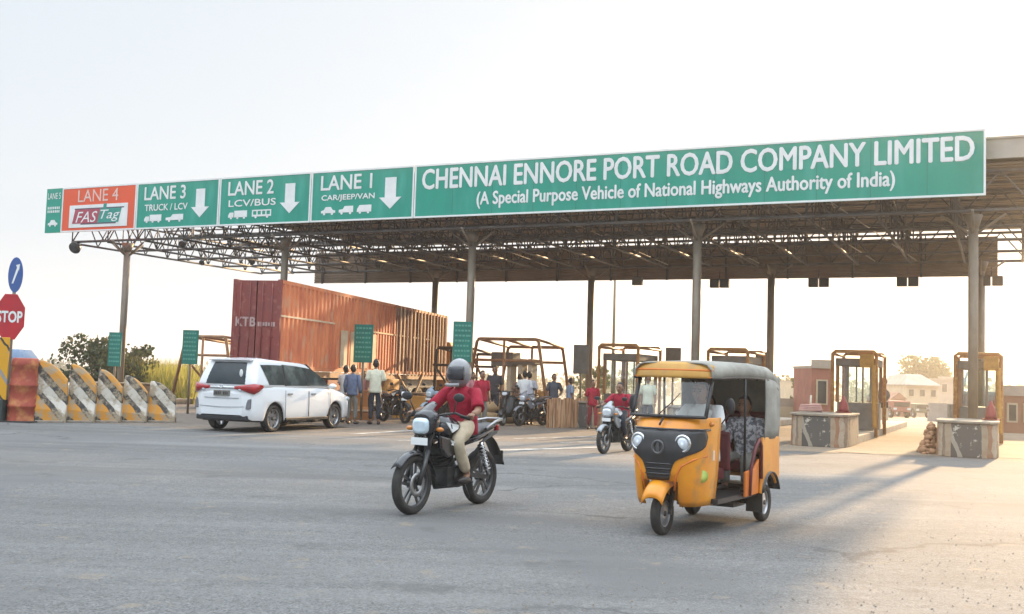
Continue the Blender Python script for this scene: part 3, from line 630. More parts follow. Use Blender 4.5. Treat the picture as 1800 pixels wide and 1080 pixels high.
    for s in (-1, 1):
        b = MB(); b.cyl((xr+.04, s*.14, r+.03), (-.42, s*.13, .70), .022, .022, 8); [b.cyl((xr+.07+.02*k, s*.14-.0, r+.1+.036*k), (xr+.076+.02*k, s*.14, r+.112+.036*k), .04, .04, 10) for k in range(8)]; b.build('shock_absorber', M['chrome'], t)
    b = MB(); b.tube([(.2, -.1, .55), (.28, -.13, .42), (.2, -.15, .27), (-.25, -.17, .26)], .022, 8); b.tube([(-.25, -.17, .27), (-.4, -.18, .31), (-.85, -.19, .42)], [.03, .05, .055], 10); b.build('exhaust', M['darkmetal'], t)
    # cockpit
    b = MB(); b.tube([(.22, .36, .98), (.3, .26, 1.03), (.37, .1, 1.0), (.37, -.1, 1.0), (.3, -.26, 1.03), (.22, -.36, .98)], .013, 8); hb = b.build('handlebar', M['black'], t)
    for s in (-1, 1):
        b = MB(); b.tube([(.20, s*.385, .975), (.25, s*.29, 1.0)], .019, 8); b.build('grip', M['rubber'], hb)
        b = MB(); b.tube([(.31, s*.25, 1.03), (.34, s*.3, 1.16)], .007, 5); b.ball((.34, s*.33, 1.19), (.015, .07, .045)); b.build('mirror', M['black'], t)
        b = MB(); b.ball((.46, s*.19, .86), (.03, .045, .025)); b.build('indicator', M['amber'], t)
    hs = lambda a, c: None
    b = MB(); b.rings([[Vector((x, w*math.copysign(abs(math.cos(a))**.7, math.cos(a)), z + h*math.copysign(abs(math.sin(a))**.7, math.sin(a)))) for a in [2*math.pi*k/16 for k in range(16)]] for x, w, z, h in ((.33, .10, .93, .08), (.40, .14, .93, .13), (.48, .13, .92, .135), (.53, .11, .90, .11))]); fr = b.build('headlamp_cowl', body, t)
    b = MB(); b.grid(lambda a, c: Vector((.50 - .17*a**1.3, (c-.5)*.2*(1-.45*a), 1.02 + .12*a - (c-.5)**2*.1)), 5, 5); b.build('visor', body, t, solid=.006)
    b = MB(); b.rings([[Vector((x, w*math.copysign(abs(math.cos(a))**.6, math.cos(a)), z + h*math.copysign(abs(math.sin(a))**.6, math.sin(a)))) for a in [2*math.pi*k/16 for k in range(16)]] for x, w, z, h in ((.52, .105, .895, .085), (.545, .1, .89, .08), (.565, .07, .885, .05))]); b.build('headlight', lamp or M['lens'], t)
    b = MB(); b.box((.55, 0, .735), (.012, .2, .075)); b.build('number_plate', M['signwhite'], t)
    b = MB()
    for s in (-1, 1): b.cyl((-.06, s*.1, .31), (-.06, s*.27, .30), .014, .014, 8)
    b.build('foot_peg', M['rubber'], t)
    b = MB(); b.tube([(-.1, .12, .3), (-.12, .2, .12)], .012, 6); b.build('side_stand', M['black'], t)
    if crash:
        b = MB(); b.tube([(.3, 0, .62), (.34, .22, .5), (.3, .24, .36), (.2, 0, .3), (.3, -.24, .36), (.34, -.22, .5), (.3, 0, .62)], .013, 6); b.build('crash_guard', M['chrome'], t)
    return t
M['darkalloy'] = mat('dark_alloy', (.07, .07, .075), .35, (.12, .12, .12), 4, .5)
M['amber'] = mat('amber_lens', (.6, .2, .02), .2, coat=.4)
M['bluelamp'] = mat('bluish_lamp_lens', (.62, .72, .78), .12, (.48, .6, .68), 14, .1, coat=.6)
def heading(a, b): d = b - a; return math.atan2(d.y, d.x)
pf = at(722, 905); MZ = R(-90-31); MF = Vector((math.cos(MZ), math.sin(MZ), 0)); MC = pf - MF*.65*1.06
moto = motorcycle('motorcycle', 'black motorcycle with white tank flashes ridden towards the viewer in the road middle', M['blackgloss'], M['bluelamp'], loc=MC, rz=MZ, scale=1.06)
pf, pr = at(1066, 800), at(1098, 792)
MZ2 = R(-90-33); MC2 = (pf + pr)/2
moto2 = motorcycle('motorcycle', 'small silver fronted motorcycle just left of the yellow rickshaw', M['silver'] if 'silver' in M else mat('silver_paint', (.3, .32, .34), .3, metal=.3), M['lens'], loc=MC2, rz=MZ2 + .05, scale=.95)
moto3 = motorcycle('motorcycle', 'dark motorcycle parked side on beside the man in the pale shirt', M['black'], M['lens'], loc=at(692, 743), rz=R(-52), scale=1.0, crash=True)
moto4 = motorcycle('motorcycle', 'grey motorcycle parked against the left end of the plank fence', mat('grey_paint', (.25, .25, .28), .35), M['lens'], loc=at(934, 749), rz=R(-128), scale=.98)
moto5 = motorcycle('motorcycle', 'pale blue fronted motorcycle half hidden behind the rider in the grey helmet', mat('pale_blue_paint', (.35, .45, .55), .35), M['bluelamp'], loc=at(768, 742), rz=R(-120), scale=1.0)

def scooter(name, label, loc, rz, body, scale=None):
    t = thing(name, label, 'scooter', loc, rz, None, scale)
    wheel(t, (.6, 0, .22), .22, .1, .14, 5, 'front_wheel'); wheel(t, (-.62, 0, .22), .22, .1, .14, 5, 'rear_wheel')
    E = lambda x, w, z, h, n=14, p=.75: [Vector((x, w*math.copysign(abs(math.cos(a))**p, math.cos(a)), z + h*math.copysign(abs(math.sin(a))**p, math.sin(a)))) for a in [2*math.pi*k/n for k in range(n)]]
    b = MB(); b.grid(lambda a, c: Vector((.5 - .18*a - (c-.5)**2*.5, (c-.5)*(.34 + .12*math.sin(a*3)), .32 + .55*a)), 8, 8); b.build('front_apron', body, t, solid=.03)
    b = MB(); b.rings([E(.36, .1, .93, .06), E(.45, .15, .93, .08), E(.5, .12, .92, .07), E(.53, .06, .92, .04)]); h = b.build('handle_cowl', body, t)
    b = MB(); b.rings([E(.52, .09, .92, .05), E(.55, .07, .915, .04)]); b.build('headlight', M['lens'], h)
    b = MB(); b.tube([(.3, .34, .98), (.38, .12, .98), (.38, -.12, .98), (.3, -.34, .98)], .016, 8); b.build('handlebar', M['black'], t)
    for s in (-1, 1): b = MB(); b.tube([(.34, s*.24, .98), (.36, s*.28, 1.12)], .007, 5); b.ball((.36, s*.3, 1.15), (.014, .06, .04)); b.build('mirror', M['black'], t)
    b = MB(); b.box((.1, 0, .28), (.5, .34, .06)); b.build('floorboard', M['black'], t, bevel=.015)
    b = MB(); b.rings([E(-.1, .12, .48, .2), E(-.25, .17, .52, .24), E(-.6, .17, .58, .2), E(-.85, .1, .66, .1)]); b.build('rear_body', body, t)
    b = MB(); b.rings([E(-.08, .1, .76, .04), E(-.3, .15, .78, .05), E(-.75, .13, .8, .05), E(-.85, .07, .8, .03)]); b.build('seat', M['black'], t)
    b = MB(); b.grid(lambda a, c: Vector((.6 + .27*math.cos(R(150-130*a)), (c-.5)*.14, .22 + .27*math.sin(R(150-130*a)) - (c-.5)**2*.2)), 8, 5); b.build('front_mudguard', body, t, solid=.01)
    b = MB(); b.tube([(.45, 0, .85), (.56, 0, .4)], .03, 8); b.bar((.56, .07, .42), (.6, .07, .22), .03); b.build('front_fork', M['darkmetal'], t)
    return t
scooter('scooter', 'dark scooter parked facing the road beside the plank fence', at(897, 748), R(-112), M['black'], 1.08)

# ------------------------------------------------------------------ white car (x forward)
def lerp(a, b, t): return a + (b-a)*t
def interp(tab, x):
    if x <= tab[0][0]: return tab[0][1:]
    for p, q in zip(tab, tab[1:]):
        if x <= q[0]:
            t = (x-p[0])/(q[0]-p[0]); return [lerp(a, b, t) for a, b in zip(p[1:], q[1:])]
    return tab[-1][1:]
SR = heading(at(474, 761), at(589, 754)); sp = at(474, 760)
SF = Vector((math.cos(SR), math.sin(SR), 0)); SLf = Vector((-SF.y, SF.x, 0))
SS = .99
sc_ = sp + (SF*1.375 + SLf*.76)*SS
suv = thing('car', 'white people carrier seen from behind beside the red container', 'car', sc_, SR, None, SS)
# lower body stations: x, half width, z top, z sill
BT = [(-2.30, .60, .92, .42), (-2.27, .74, 1.02, .36), (-2.18, .84, 1.10, .30), (-1.9, .90, 1.13, .29), (-1.0, .915, 1.12, .28), (0, .915, 1.10, .28), (.9, .915, 1.09, .28), (1.25, .91, 1.07, .28), (1.8, .89, .97, .29), (2.1, .83, .88, .31), (2.25, .72, .78, .34), (2.33, .5, .68, .4)]
xs_ = []
x = -2.30
while x < 2.331: xs_.append(x); x += .0463
def arch(x):
    z = 0
    for c in (-1.375, 1.375):
        d = abs(x-c)
        if d < .395: z = max(z, .335 + math.sqrt(.395**2 - d*d))
    return z
rg = []
for x in xs_:
    w, zt_, zl = interp(BT, x); ar = arch(x); lo = max(zl, ar)
    sec = []
    for sg in (1, -1):
        side = [(w-.05, lo), (w-.012, lo+.012 + .08*(lo < .3)), (w, max(lo+.03, .55)), (w-.004, max(lo+.05, .76)), (w-.02, max(lo+.07, zt_-.12)), (w-.045, max(lo+.08, zt_-.03)), (w-.10, max(lo+.09, zt_))]
        sec.append([Vector((x, sg*a, b)) for a, b in side])
    rg.append(sec[0] + [Vector((x, 0, max(sec[0][-1].z, zt_ + .015)))] + list(reversed(sec[1])))
b = MB(); b.rings(rg, 0, False, True, closed=False)
b.add(rg[0], [tuple(range(len(rg[0])))]); b.add(rg[-1], [tuple(range(len(rg[-1])))]); body = b.build('body', M['white'], suv)
b = MB(); b.box((0, 0, .36), (4.3, 1.3, .2)); [b.box((c, 0, .5), (.85, 1.55, .5)) for c in (-1.375, 1.375)]; b.build('underbody', M['black'], suv)
# greenhouse
def GH(h):     # rear x, front x, half width, corner
    return lerp(-2.2, -1.98, h**1.4), lerp(1.28, .32, h), lerp(.865, .70, h**1.25), z_(h)
def z_(h): return 1.08 + .66*h
def zar(x, h): return -h*h*.075*max(-1.3, min(1.3, (x+1.3)/1.3))**2
def ghring(h, grow=0):
    xr, xf, w, z = GH(min(h, 1)); w += grow; xr -= grow; xf += grow; c = .14
    pts = []
    for cx, cy, a0 in ((xf-c*1.6, w-c, 0), (xr+c, w-c, 90), (xr+c, -w+c, 180), (xf-c*1.6, -w+c, 270)):
        for k in range(5):
            a = R(a0 + 22.5*k); rx = c*1.6 if cx > 0 else c
            pts.append(Vector((cx + rx*math.cos(a), cy + c*math.sin(a), z + zar(cx + rx*math.cos(a), min(h, 1)))))
    return pts
b = MB(); hs_ = [0, .15, .3, .45, .6, .75, .88, .96, 1.0]; rgs = [ghring(h) for h in hs_]
def shrink(r, k, dz): c = sum(r, Vector())/len(r); return [Vector((c.x + (p.x-c.x)*k, c.y + (p.y-c.y)*k, p.z + dz)) for p in r]
rgs += [shrink(rgs[-1], .965, .028), shrink(rgs[-1], .88, .05), shrink(rgs[-1], .5, .068), shrink(rgs[-1], .05, .072)]
b.rings(rgs, 0, True); roof = b.build('cabin', M['white'], suv)
def sidepatch(poly, sg, off=.006):
    mb = MB(); n = 6                        # poly: x along bottom/top given as ((xb0,xt0),(xb1,xt1)), h0,h1
    (b0, t0), (b1, t1), h0, h1 = poly
    def f(a, c):
        h = lerp(h0, h1, c); x = lerp(lerp(b0, t0, c), lerp(b1, t1, c), a); w = GH(h)[2]
        return Vector((x, sg*(w+off), z_(h) + zar(x, h)))
    mb.grid(f, 4, n); return mb
for sg in (-1, 1):
    for nm, poly in (('rear_quarter_window', ((-1.62, -1.86), (-.98, -.98), .1, .84)), ('rear_door_window', ((-.90, -.90), (.02, .0), .08, .87)), ('front_door_window', ((.09, .07), (1.06, .36), .07, .87))):
        sidepatch(poly, sg).build(nm, M['sideglass'], suv)
    sidepatch(((-.98, -.98), (-.90, -.90), .07, .87), sg, .008).build('door_pillar', M['black'], suv)
    sidepatch(((.02, .0), (.09, .07), .07, .87), sg, .008).build('door_pillar', M['black'], suv)
    for nm, x0, x1 in (('rear_door', -.98, .04), ('front_door', .06, 1.06)):
        f = MB()
        for xx in (x0, x1): f.tube([(xx, sg*.9165, .36), (xx, sg*.919, .7), (xx, sg*.903, 1.02)], .006, 4)
        f.build('door_seam', M['seam'], suv)
        hnd = MB(); hnd.box((x0+.17, sg*.925, .93), (.2, .03, .035)); hnd.build('door_handle', M['alloy'], suv, bevel=.01)
    f = MB(); f.ball((1.0, sg*1.0, 1.13), (.08, .11, .075)); f.box((1.03, sg*.92, 1.1), (.05, .12, .03)); f.build('wing_mirror', M['white'], suv)
    f = MB(); f.ball((2.08, sg*.72, .80), (.16, .14, .07)); f.build('headlight', M['lens'], suv)
    f = MB(); f.box((0, sg*.905, .31), (1.9, .05, .07)); f.build('side_sill', M['black'], suv, bevel=.01)
    # tail lamps wrap round the corner
    path = [(-2.335, .38, .03, .10), (-2.33, .62, .0, .13), (-2.295, .75, -.04, .15), (-2.21, .855, -.08, .17), (-2.08, .905, -.02, .16), (-1.93, .925, .08, .13)]
    f = MB(); f.rings([[Vector((x, sg*y, 1.0 + lo)), Vector((x - .012, sg*(y + .006), 1.0 + (lo+hi)/2)), Vector((x, sg*y, 1.0 + hi)), Vector((x + .03, sg*(y - .03), 1.0 + hi)), Vector((x + .03, sg*(y - .03), 1.0 + lo))] for x, y, lo, hi in path])
    f.build('tail_light', M['taillight'], suv)
    f = MB(); f.ball((-2.31, sg*.53, 1.02), (.03, .07, .045)); f.build('reverse_light', M['lens'], suv)
    f = MB(); f.prism([(-2.29, .0), (-2.26, .24), (-2.2, .26), (-2.2, .02)], lambda x, z, d: (x, d, .56 + z), sg*.68, sg*.80); f.build('reflector_recess', M['seam'], suv, bevel=.02)
f = MB(); n = 6
def rg_(a, c):
    h = lerp(.10, .93, c); xr, xf, w, z = GH(h); return Vector((xr-.012 + .075*(2*a-1)**6, lerp(-1, 1, a)*(w-.055), z + zar(xr, h)))
f.grid(rg_, 12, n); f.build('rear_window', M['darkglass'], suv)
f = MB(); f.grid(lambda a, c: Vector((GH(lerp(.1, .92, c))[1]+.012, lerp(-1, 1, a)*(GH(lerp(.1, .92, c))[2]-.16), z_(lerp(.1, .92, c)))), 4, n); f.build('windscreen', M['darkglass'], suv)
f = MB(); f.prism([(-2.10, 1.735), (-1.8, 1.772), (-1.8, 1.75), (-2.08, 1.715)], lambda x, z, d: (x, d, z), -.62, .62); f.build('roof_spoiler', M['white'], suv, bevel=.01)
f = MB(); f.box((-2.30, 0, 1.05), (.03, .9, .05)); f.build('tailgate_trim', M['alloy'], suv, bevel=.01)
f = MB(); ring_solid(f, (-2.325, 0, 1.09), (-1, 0, 0), [(.035, 0), (.05, 0), (.05, .008), (.035, .008)], 16); ring_solid(f, (-2.325, 0, 1.10), (-1, 0, 0), [(.016, 0), (.024, 0), (.024, .008), (.016, .008)], 12); f.build('badge', M['chrome'], suv)
f = MB(); f.box((-2.312, 0, .93), (.03, .46, .13)); pl = f.build('number_plate', M['signback'], suv)
f = MB(); [f.box((-2.33, -.17 + .05*k, .93 + .0), (.006, .026, .07)) for k in range(8) if k != 3]; f.build('plate_lettering', M['black'], pl)
f = MB(); f.tube([(-2.31, .5, .82), (-2.315, 0, .815), (-2.31, -.5, .82)], .006, 4); f.tube([(-2.3, .66, .62), (-2.315, 0, .6), (-2.3, -.66, .62)], .006, 4); f.build('tailgate_seam', M['seam'], suv)
f = MB(); f.box((-2.2, 0, .35), (.16, 1.5, .13)); f.build('rear_bumper_skirt', M['black'], suv, bevel=.03)
f = MB(); f.tube([(-1.98, .0, 1.82), (-2.06, 0, 1.87)], .012, 6); f.build('antenna', M['black'], suv)
f = MB(); f.tube([(.5, -.78, .95), (.5, -.78, .95)], .01, 4) if False else f.ball((-2.235, -.48, 1.42), (.012, .05, .09)); f.build('window_sticker', M['signwhite'], suv)
for c in (-1.375, 1.375):
    for sg in (-1, 1): wheel(suv, (c, sg*.775, .335), .335, .215, .225, 6, 'wheel', axis=(0, sg, 0), n=34)

# ------------------------------------------------------------------ container on a trailer
ca, cb = atd(487, 28.4), atd(795, 44.5)
CR = math.atan2(cb.y-ca.y, cb.x-ca.x); CLn = 15.6; CW = 1.42; CZ0, CZ1 = 1.50, 3.95
cbase = Vector((ca.x, ca.y, 0))
ctn = thing('shipping_container', 'tall rust red container with ribbed orange side and faded white letters on its end', 'container', (ca.x, ca.y, CZ0), CR)
H_ = CZ1 - CZ0                               # local: x along the side, y to the left; near right corner at the origin
def corr(x0, x1, z0, z1, pitch, dep, y, sgn=-1, mbx=None):
    mb = mbx or MB(); prof = []; x = x0
    while x < x1 - pitch*.5: prof += [(x, 0), (x + pitch*.34, 0), (x + pitch*.48, dep), (x + pitch*.86, dep)]; x += pitch
    prof.append((x1, 0)); k = len(prof)
    mb.add([(px, y + sgn*d, z) for z in (z0, z1) for px, d in prof], [(j, j+1, k+j+1, k+j) for j in range(k-1)]); return mb
corr(.1, 9.3, .12, H_-.1, .278, .05, .045).build('side_wall', M['contside'], ctn, solid=.01)
corr(9.3, CLn-.05, .12, H_-.1, .31, .09, .05).build('stake_side', M['contribs'], ctn, solid=.012)
corr(.1, CLn-.1, .12, H_-.1, .278, .05, CW-.045, 1).build('side_wall', M['contside'], ctn, solid=.01)
for x, y in ((.05, .05), (.05, CW-.05), (CLn-.05, .05), (CLn-.05, CW-.05)): b = MB(); b.box((x, y, H_/2), (.1, .1, H_)); b.build('corner_post', M['contend'], ctn)
b = MB()
for y in (.05, CW-.05): b.box((CLn/2, y, H_-.05), (CLn-.2, .11, .1)); b.box((CLn/2, y, .06), (CLn-.2, .11, .12))
b.build('side_rail', M['contside'], ctn)
b = MB(); b.box((CLn/2, CW/2, H_-.03), (CLn-.22, CW-.22, .02)); b.build('roof', M['contend'], ctn)
for k, y in enumerate((CW*.27, CW*.73)):
    b = MB(); b.box((.03, y, H_/2), (.04, CW*.45-.02, H_-.06)); d = b.build('door', M['contend'], ctn, bevel=.008)
    b = MB()
    for dy in (-.14, .14): b.cyl((-.012, y+dy, .08), (-.012, y+dy, H_-.08), .014, .014, 6); b.box((-.012, y+dy, .9), (.03, .1, .03))
    b.build('lock_bar', M['contend'], d)
tm = MB(); text_mb('KTB', -(CW-.12), -(CW-.72), 1.16, 1.42, 0, tm, bold=.03); [tm.box((-(CW-.76)+.055+k*.075, 0, 1.23), (.05, .012, .12 if k not in (2, 4) else .09)) for k in range(7)]
tm.v = [(-.012+v[1], -v[0]*1.0, v[2]) for v in tm.v]; tm.build('faded_lettering', mat('faded_pink_white', (.46, .31, .29), .7), ctn, solid=.004)
b = MB(); b.box((1.9, -.012, H_*.60), (3.7, .02, .05)); b.box((9.5, -.022, H_*.56), (7.5, .02, .05)); b.build('side_batten', M['contpale'], ctn)
for x, w in ((4.55, .52), (5.4, .62), (6.3, .55), (7.15, .4)):
    b = MB(); b.box((x, -.012, .72), (w, .02, 1.15)); b.build('pale_patch', M['contpale'], ctn)
for k in range(16):
    b = MB(); x = 9.2 + k*.395; b.box((x, -.075, H_/2), (.07, .03, H_-.02)); b.build('stake', M['contpale'] if k % 3 else M['contribs'], ctn)
trl = thing('truck', 'articulated truck carrying the rust red container, its deck hidden behind the white car', 'truck', cbase, CR)
b = MB(); b.box((CLn/2, CW/2, 1.40), (CLn, CW-.02, .16)); b.build('deck', M['wood'], trl)
b = MB(); [b.box((CLn/2, y, 1.15), (CLn-.6, .12, .3)) for y in (CW*.25, CW*.75)]; b.build('chassis', M['black'], trl)
b = MB(); b.box((CLn*.42, .06, 1.0), (6.2, .06, .5)); b.build('side_guard', M['contend'], trl)
for x in (1.6, 2.8, 4.0, 12.4, 13.6):
    for y in (.16, CW-.16): wheel(trl, (x, y, .5), .5, .26, .3, 6, 'wheel', axis=(0, -1 if y < .7 else 1, 0), steel=True, n=22)
b = MB(); b.box((CLn+1.35, CW/2, 1.85), (1.7, CW, 2.1)); b.build('cab', M['oldyellow'], trl, bevel=.12)
b = MB(); b.box((CLn+1.45, .0, 2.3), (.9, .03, .6)); b.build('cab_window', M['darkglass'], trl)
b = MB(); b.box((.05, .12, 1.08), (.04, .2, .12)); b.box((.05, CW-.12, 1.08), (.04, .2, .12)); b.build('tail_light', M['taillight'], trl)
b = MB(); b.bar((9.6, -.03, 1.5), (11.2, -.03, .6), .06); b.bar((11.4, -.03, .6), (12.6, -.03, 1.6), .06); b.build('side_brace', M['contpale'], trl)
b = MB(); b.box((8.9, -.04, 1.06), (1.5, .1, .5)); b.build('orange_toolbox', M['oldyellow'], trl, bevel=.03)

# ------------------------------------------------------------------ yellow rickshaw (x forward)
pf = at(1163, 941); RH = R(-90-32); RF = Vector((math.cos(RH), math.sin(RH), 0))
rk = thing('auto_rickshaw', 'yellow three wheeled rickshaw with black front grille and grey canvas roof', 'auto rickshaw', pf - RF*.92, RH, None, (.92, .92, .985))
W_ = .46
def cowl(t, z, off=0):                      # front shell; t -1..1 right to left
    zs = [(.26, .98, .375, .50), (.36, 1.06, .39, .48), (.60, 1.12, .41, .46), (.85, 1.14, .42, .45), (1.0, 1.10, .425, .45), (1.10, 1.03, .43, .45), (1.18, .95, .43, .45)]
    xf, w, xs = interp(zs, z); w += off; xf += off; a = t*math.pi/2
    p = 2/3.2
    y = w*math.copysign(abs(math.sin(a))**p, a); x = xs + (xf-xs)*abs(math.cos(a))**p
    return Vector((x, y, z))
ts = [-1, -.97, -.92, -.85, -.75, -.62, -.5, -.36, -.22, -.1, 0, .1, .22, .36, .5, .62, .75, .85, .92, .97, 1]
zl_ = [.30, .36, .45, .55, .65, .75, .85, .95, 1.03, 1.10, 1.15, 1.18]
b = MB(); vs = [cowl(t, z) for z in zl_ for t in ts]; k = len(ts)
fs = []
for i in range(len(zl_)-1):
    for j in range(k-1):
        if zl_[i+1] <= .56 and abs((ts[j]+ts[j+1])/2) < .24: continue      # slot for the front wheel
        fs.append((i*k+j, i*k+j+1, (i+1)*k+j+1, (i+1)*k+j))
b.add(vs, fs, 0, True); b.build('front_cowl', M['caryellow'], rk, solid=.012)
def cpatch(poly_fn, z0, z1, nz, nt, off, name, m, par=rk, solid=.012):
    mb = MB(); mb.grid(lambda a, c: cowl(lerp(*poly_fn(lerp(z0, z1, c)), a), lerp(z0, z1, c), off), nt, nz); return mb.build(name, m, par, solid=solid)
def gw(z):                                  # half span of the black grille
    return interp([(.56, .09), (.66, .115), (.74, .16), (.79, .27), (.83, .52), (.88, .74), (1.0, .78), (1.05, .70)], z)[0]
gr = cpatch(lambda z: (-gw(z), gw(z)), .56, 1.05, 16, 24, .012, 'front_grille', M['black'])
b = MB()
for z in (.62, .67, .72): b.tube([cowl(t, z, .02) for t in (-.11, -.05, 0, .05, .11)], .008, 5)
b.tube([cowl(t, 1.06, .016) for t in (-.8, -.6, -.4, -.2, 0, .2, .4, .6, .8)], .012, 6)
b.build('grille_slat', M['blackgloss'], rk)
b = MB(); ring_solid(b, cowl(0, .88, .02), (1, 0, 0), [(.05, -.01), (.075, -.01), (.075, .012), (.05, .012)], 18); b.box(cowl(0, .88, .022), (.012, .03, .1)); b.build('emblem', M['darkalloy'], rk)
for sg in (-1, 1):
    c = cowl(sg*.29, .925, .0); ax = Vector((.99, sg*.12, -.02)).normalized()
    b = MB(); ring_solid(b, c, ax, [(.068, -.02), (.092, -.02), (.092, .022), (.078, .034), (.068, .03)], 22); hl = b.build('headlight_bezel', M['chrome'], rk)
    b = MB(); b.lathe([(.0, -.02), (.07, -.02), (.072, .012), (.055, .03), (.03, .038), (0, .04)], c, ax, 22); b.build('headlight', M['lens'], rk)
    b = MB(); b.ball(cowl(sg*.80, 1.115, .0), (.03, .05, .025)); b.build('indicator', M['amber'], rk)
    # black curve below the grille and panel creases
    b = MB(); b.tube([cowl(sg*t, z, .006) for t, z in ((.16, .46), (.19, .60), (.27, .70), (.5, .765), (.8, .80))], .012, 6); b.build('panel_moulding', M['carorange'], rk)
b = MB(); c = cowl(.72, .60, .004); b.lathe([(0, 0), (.062, 0), (.062, .006), (0, .006)], c, (.72, .69, 0), 18); b.build('round_sticker', mat('green_sticker', (.25, .42, .08), .5, (.5, .5, .1), 12), rk)
b = MB(); c = cowl(.93, .80, .004); b.box(c, (.02, .02, .1)); b.build('side_reflector', M['signwhite'], rk)
# windscreen frame, glass, header
xw0, xw1, zw0, zw1 = .99, .80, 1.185, 1.585
def ws(t, z, off=0): x = lerp(xw0, xw1, (z-zw0)/(zw1-zw0)); a = t*math.pi/2; return Vector((x + off - .10*(1-math.cos(a*.8))*1.6, math.sin(a)*.43, z))
b = MB(); b.grid(lambda a, c: ws(lerp(-.93, .93, a), lerp(zw0+.015, zw1-.01, c)), 10, 4); b.build('windscreen', M['windscreen'], rk)
b = MB()
b.tube([ws(t, zw0, .004) for t in [k/8-1 for k in range(17)]], .018, 6)
for sg in (-1, 1): b.tube([ws(sg*.97, z, .004) for z in (zw0, 1.3, 1.45, zw1+.03)], .022, 8)
b.build('windscreen_frame', M['black'], rk)
b = MB(); b.grid(lambda a, c: Vector((lerp(.86, .80, c) + .015*math.sin(math.pi*c) - .15*(1-math.cos((a-.5)*2.2)), (a-.5)*2*.455, lerp(1.575, 1.735, c) - .035*(2*a-1)**4*c)), 12, 6); b.build('header_panel', M['headeryellow'], rk, solid=.02)
b = MB(); b.tube([Vector((.845 - .15*(1-math.cos((a-.5)*2.2)), (a-.5)*2*.463, 1.655)) for a in [k/12 for k in range(13)]], .014, 6); b.build('header_trim', M['carorange'], rk)
b = MB(); b.grid(lambda a, c: Vector((lerp(.80, .72, c), (a-.5)*2*.46, 1.585 + 0*c)), 4, 1); b.build('header_underside', M['carorange'], rk, solid=.01)
b = MB(); b.tube([ws(-.1, 1.20, .02), ws(.1, 1.33, .03), ws(.2, 1.42, .02)], .006, 5); b.tube([ws(0, 1.17, .03), ws(-.02, 1.1, .06)], .012, 5); b.build('wiper', M['black'], rk)
# canvas roof
def roofp(a, c):                            # a front->rear, c right->left
    x = lerp(.80, -1.26, a); t = (c-.5)*2; hw = lerp(.455, .525, min(1, a*1.6)); zc = 1.735 + .03*math.sin(a*math.pi) - (max(0, a-.86)/.14)**2*.10
    s = abs(t); y = math.copysign(hw*min(1, s*1.12), t); z = zc - .015*s - max(0, s-.72)**1.6*1.15
    sag = .006*math.sin(a*math.pi*7)*(1-s)
    return Vector((x, y, z + sag))
b = MB(); b.grid(roofp, 22, 18); b.build('canvas_roof', M['canvas'], rk, solid=.014)
b = MB()
for sg in (-1, 1):
    c = 0 if sg < 0 else 1
    b.tube([roofp(a/8, c) for a in range(9)], .013, 6)
b.build('roof_rail', M['black'], rk)
for a in (.35, .62):
    b = MB(); b.tube([roofp(a, c/12) - Vector((0, 0, .022)) for c in range(13)], .012, 6); b.build('roof_hoop', M['black'], rk)
# rear canvas: side curtains and back
for sg in (-1, 1):
    b = MB(); b.grid(lambda a, c: Vector((lerp(-.72, -1.27, a) - .03*math.sin(c*3), sg*(.537 - .01*math.sin(a*9)), lerp(.93, 1.60 - .07*a*a, c))), 8, 6); b.build('side_curtain', M['canvas'], rk, solid=.012)
b = MB(); b.grid(lambda a, c: Vector((-1.27 - .05*math.sin(math.pi*c), (a-.5)*1.07, lerp(.93, 1.62, c))), 8, 6); b.build('rear_curtain', M['canvas'], rk, solid=.012)
# rear tub
b = MB()
def tub(sg):
    pr = [(-.62, .34), (-.66, .95), (-1.29, .95), (-1.31, .50), (-1.24, .42)]
    arc = [(-.95 + .29*math.cos(R(a)), .24 + .29*math.sin(R(a))) for a in range(35, 150, 12)]
    poly = pr + list(reversed(arc)) + [(-.70, .33)]
    b.prism(poly, lambda x, z, d: (x, d, z), sg*.51, sg*.54)
for sg in (-1, 1): tub(sg)
b.box((-1.295, 0, .70), (.03, 1.02, .48)); b.build('rear_body', M['caryellow'], rk, bevel=.012)
for sg in (-1, 1):
    b = MB(); b.prism([(-.16, .33), (-.16, .60), (-.45, .62), (-.62, .72), (-.62, .34)], lambda x, z, d: (x, d, z), sg*.485, sg*.515); b.build('side_panel', M['carorange'], rk, bevel=.01)
    b = MB(); b.tube([(-.28, sg*.52, .34), (-.30, sg*.525, .62), (-.42, sg*.53, .84), (-.56, sg*.53, .93), (-.64, sg*.53, .86), (-.65, sg*.53, .5)], .022, 8); b.build('entry_rail', M['maroon'], rk)
    b = MB(); b.tube([(-.18, sg*.49, .6), (-.14, sg*.5, 1.25), (-.12, sg*.5, 1.60)], .016, 8); b.build('roof_post', M['black'], rk)
    b = MB(); b.grid(lambda a, c: Vector((-.95 + .32*math.cos(R(160-140*a)), sg*(.42 + c*.15), .24 + .32*math.sin(R(160-140*a)))), 10, 2); b.build('wheel_arch', M['black'], rk, solid=.012)
    b = MB(); b.tube([(.52, sg*.47, 1.12), (.56, sg*.56, 1.22)], .007, 5); b.ball((.56, sg*.58, 1.3), (.02, .055, .085)); b.build('mirror', M['black'], rk)
    b = MB(); b.box((-.68, sg*.44, .24), (.012, .2, .22)); b.build('mud_flap', M['rubber'], rk)
b = MB(); b.box((-.15, 0, .335), (1.5, .94, .05)); b.box((-1.0, 0, .36), (.5, .72, .1)); b.build('floor', M['black'], rk)
b = MB(); b.box((-.02, 0, .56), (.34, .5, .12)); b.box((-.2, 0, .80), (.05, .62, .42)); b.build('driver_seat', M['maroon'], rk, bevel=.03)
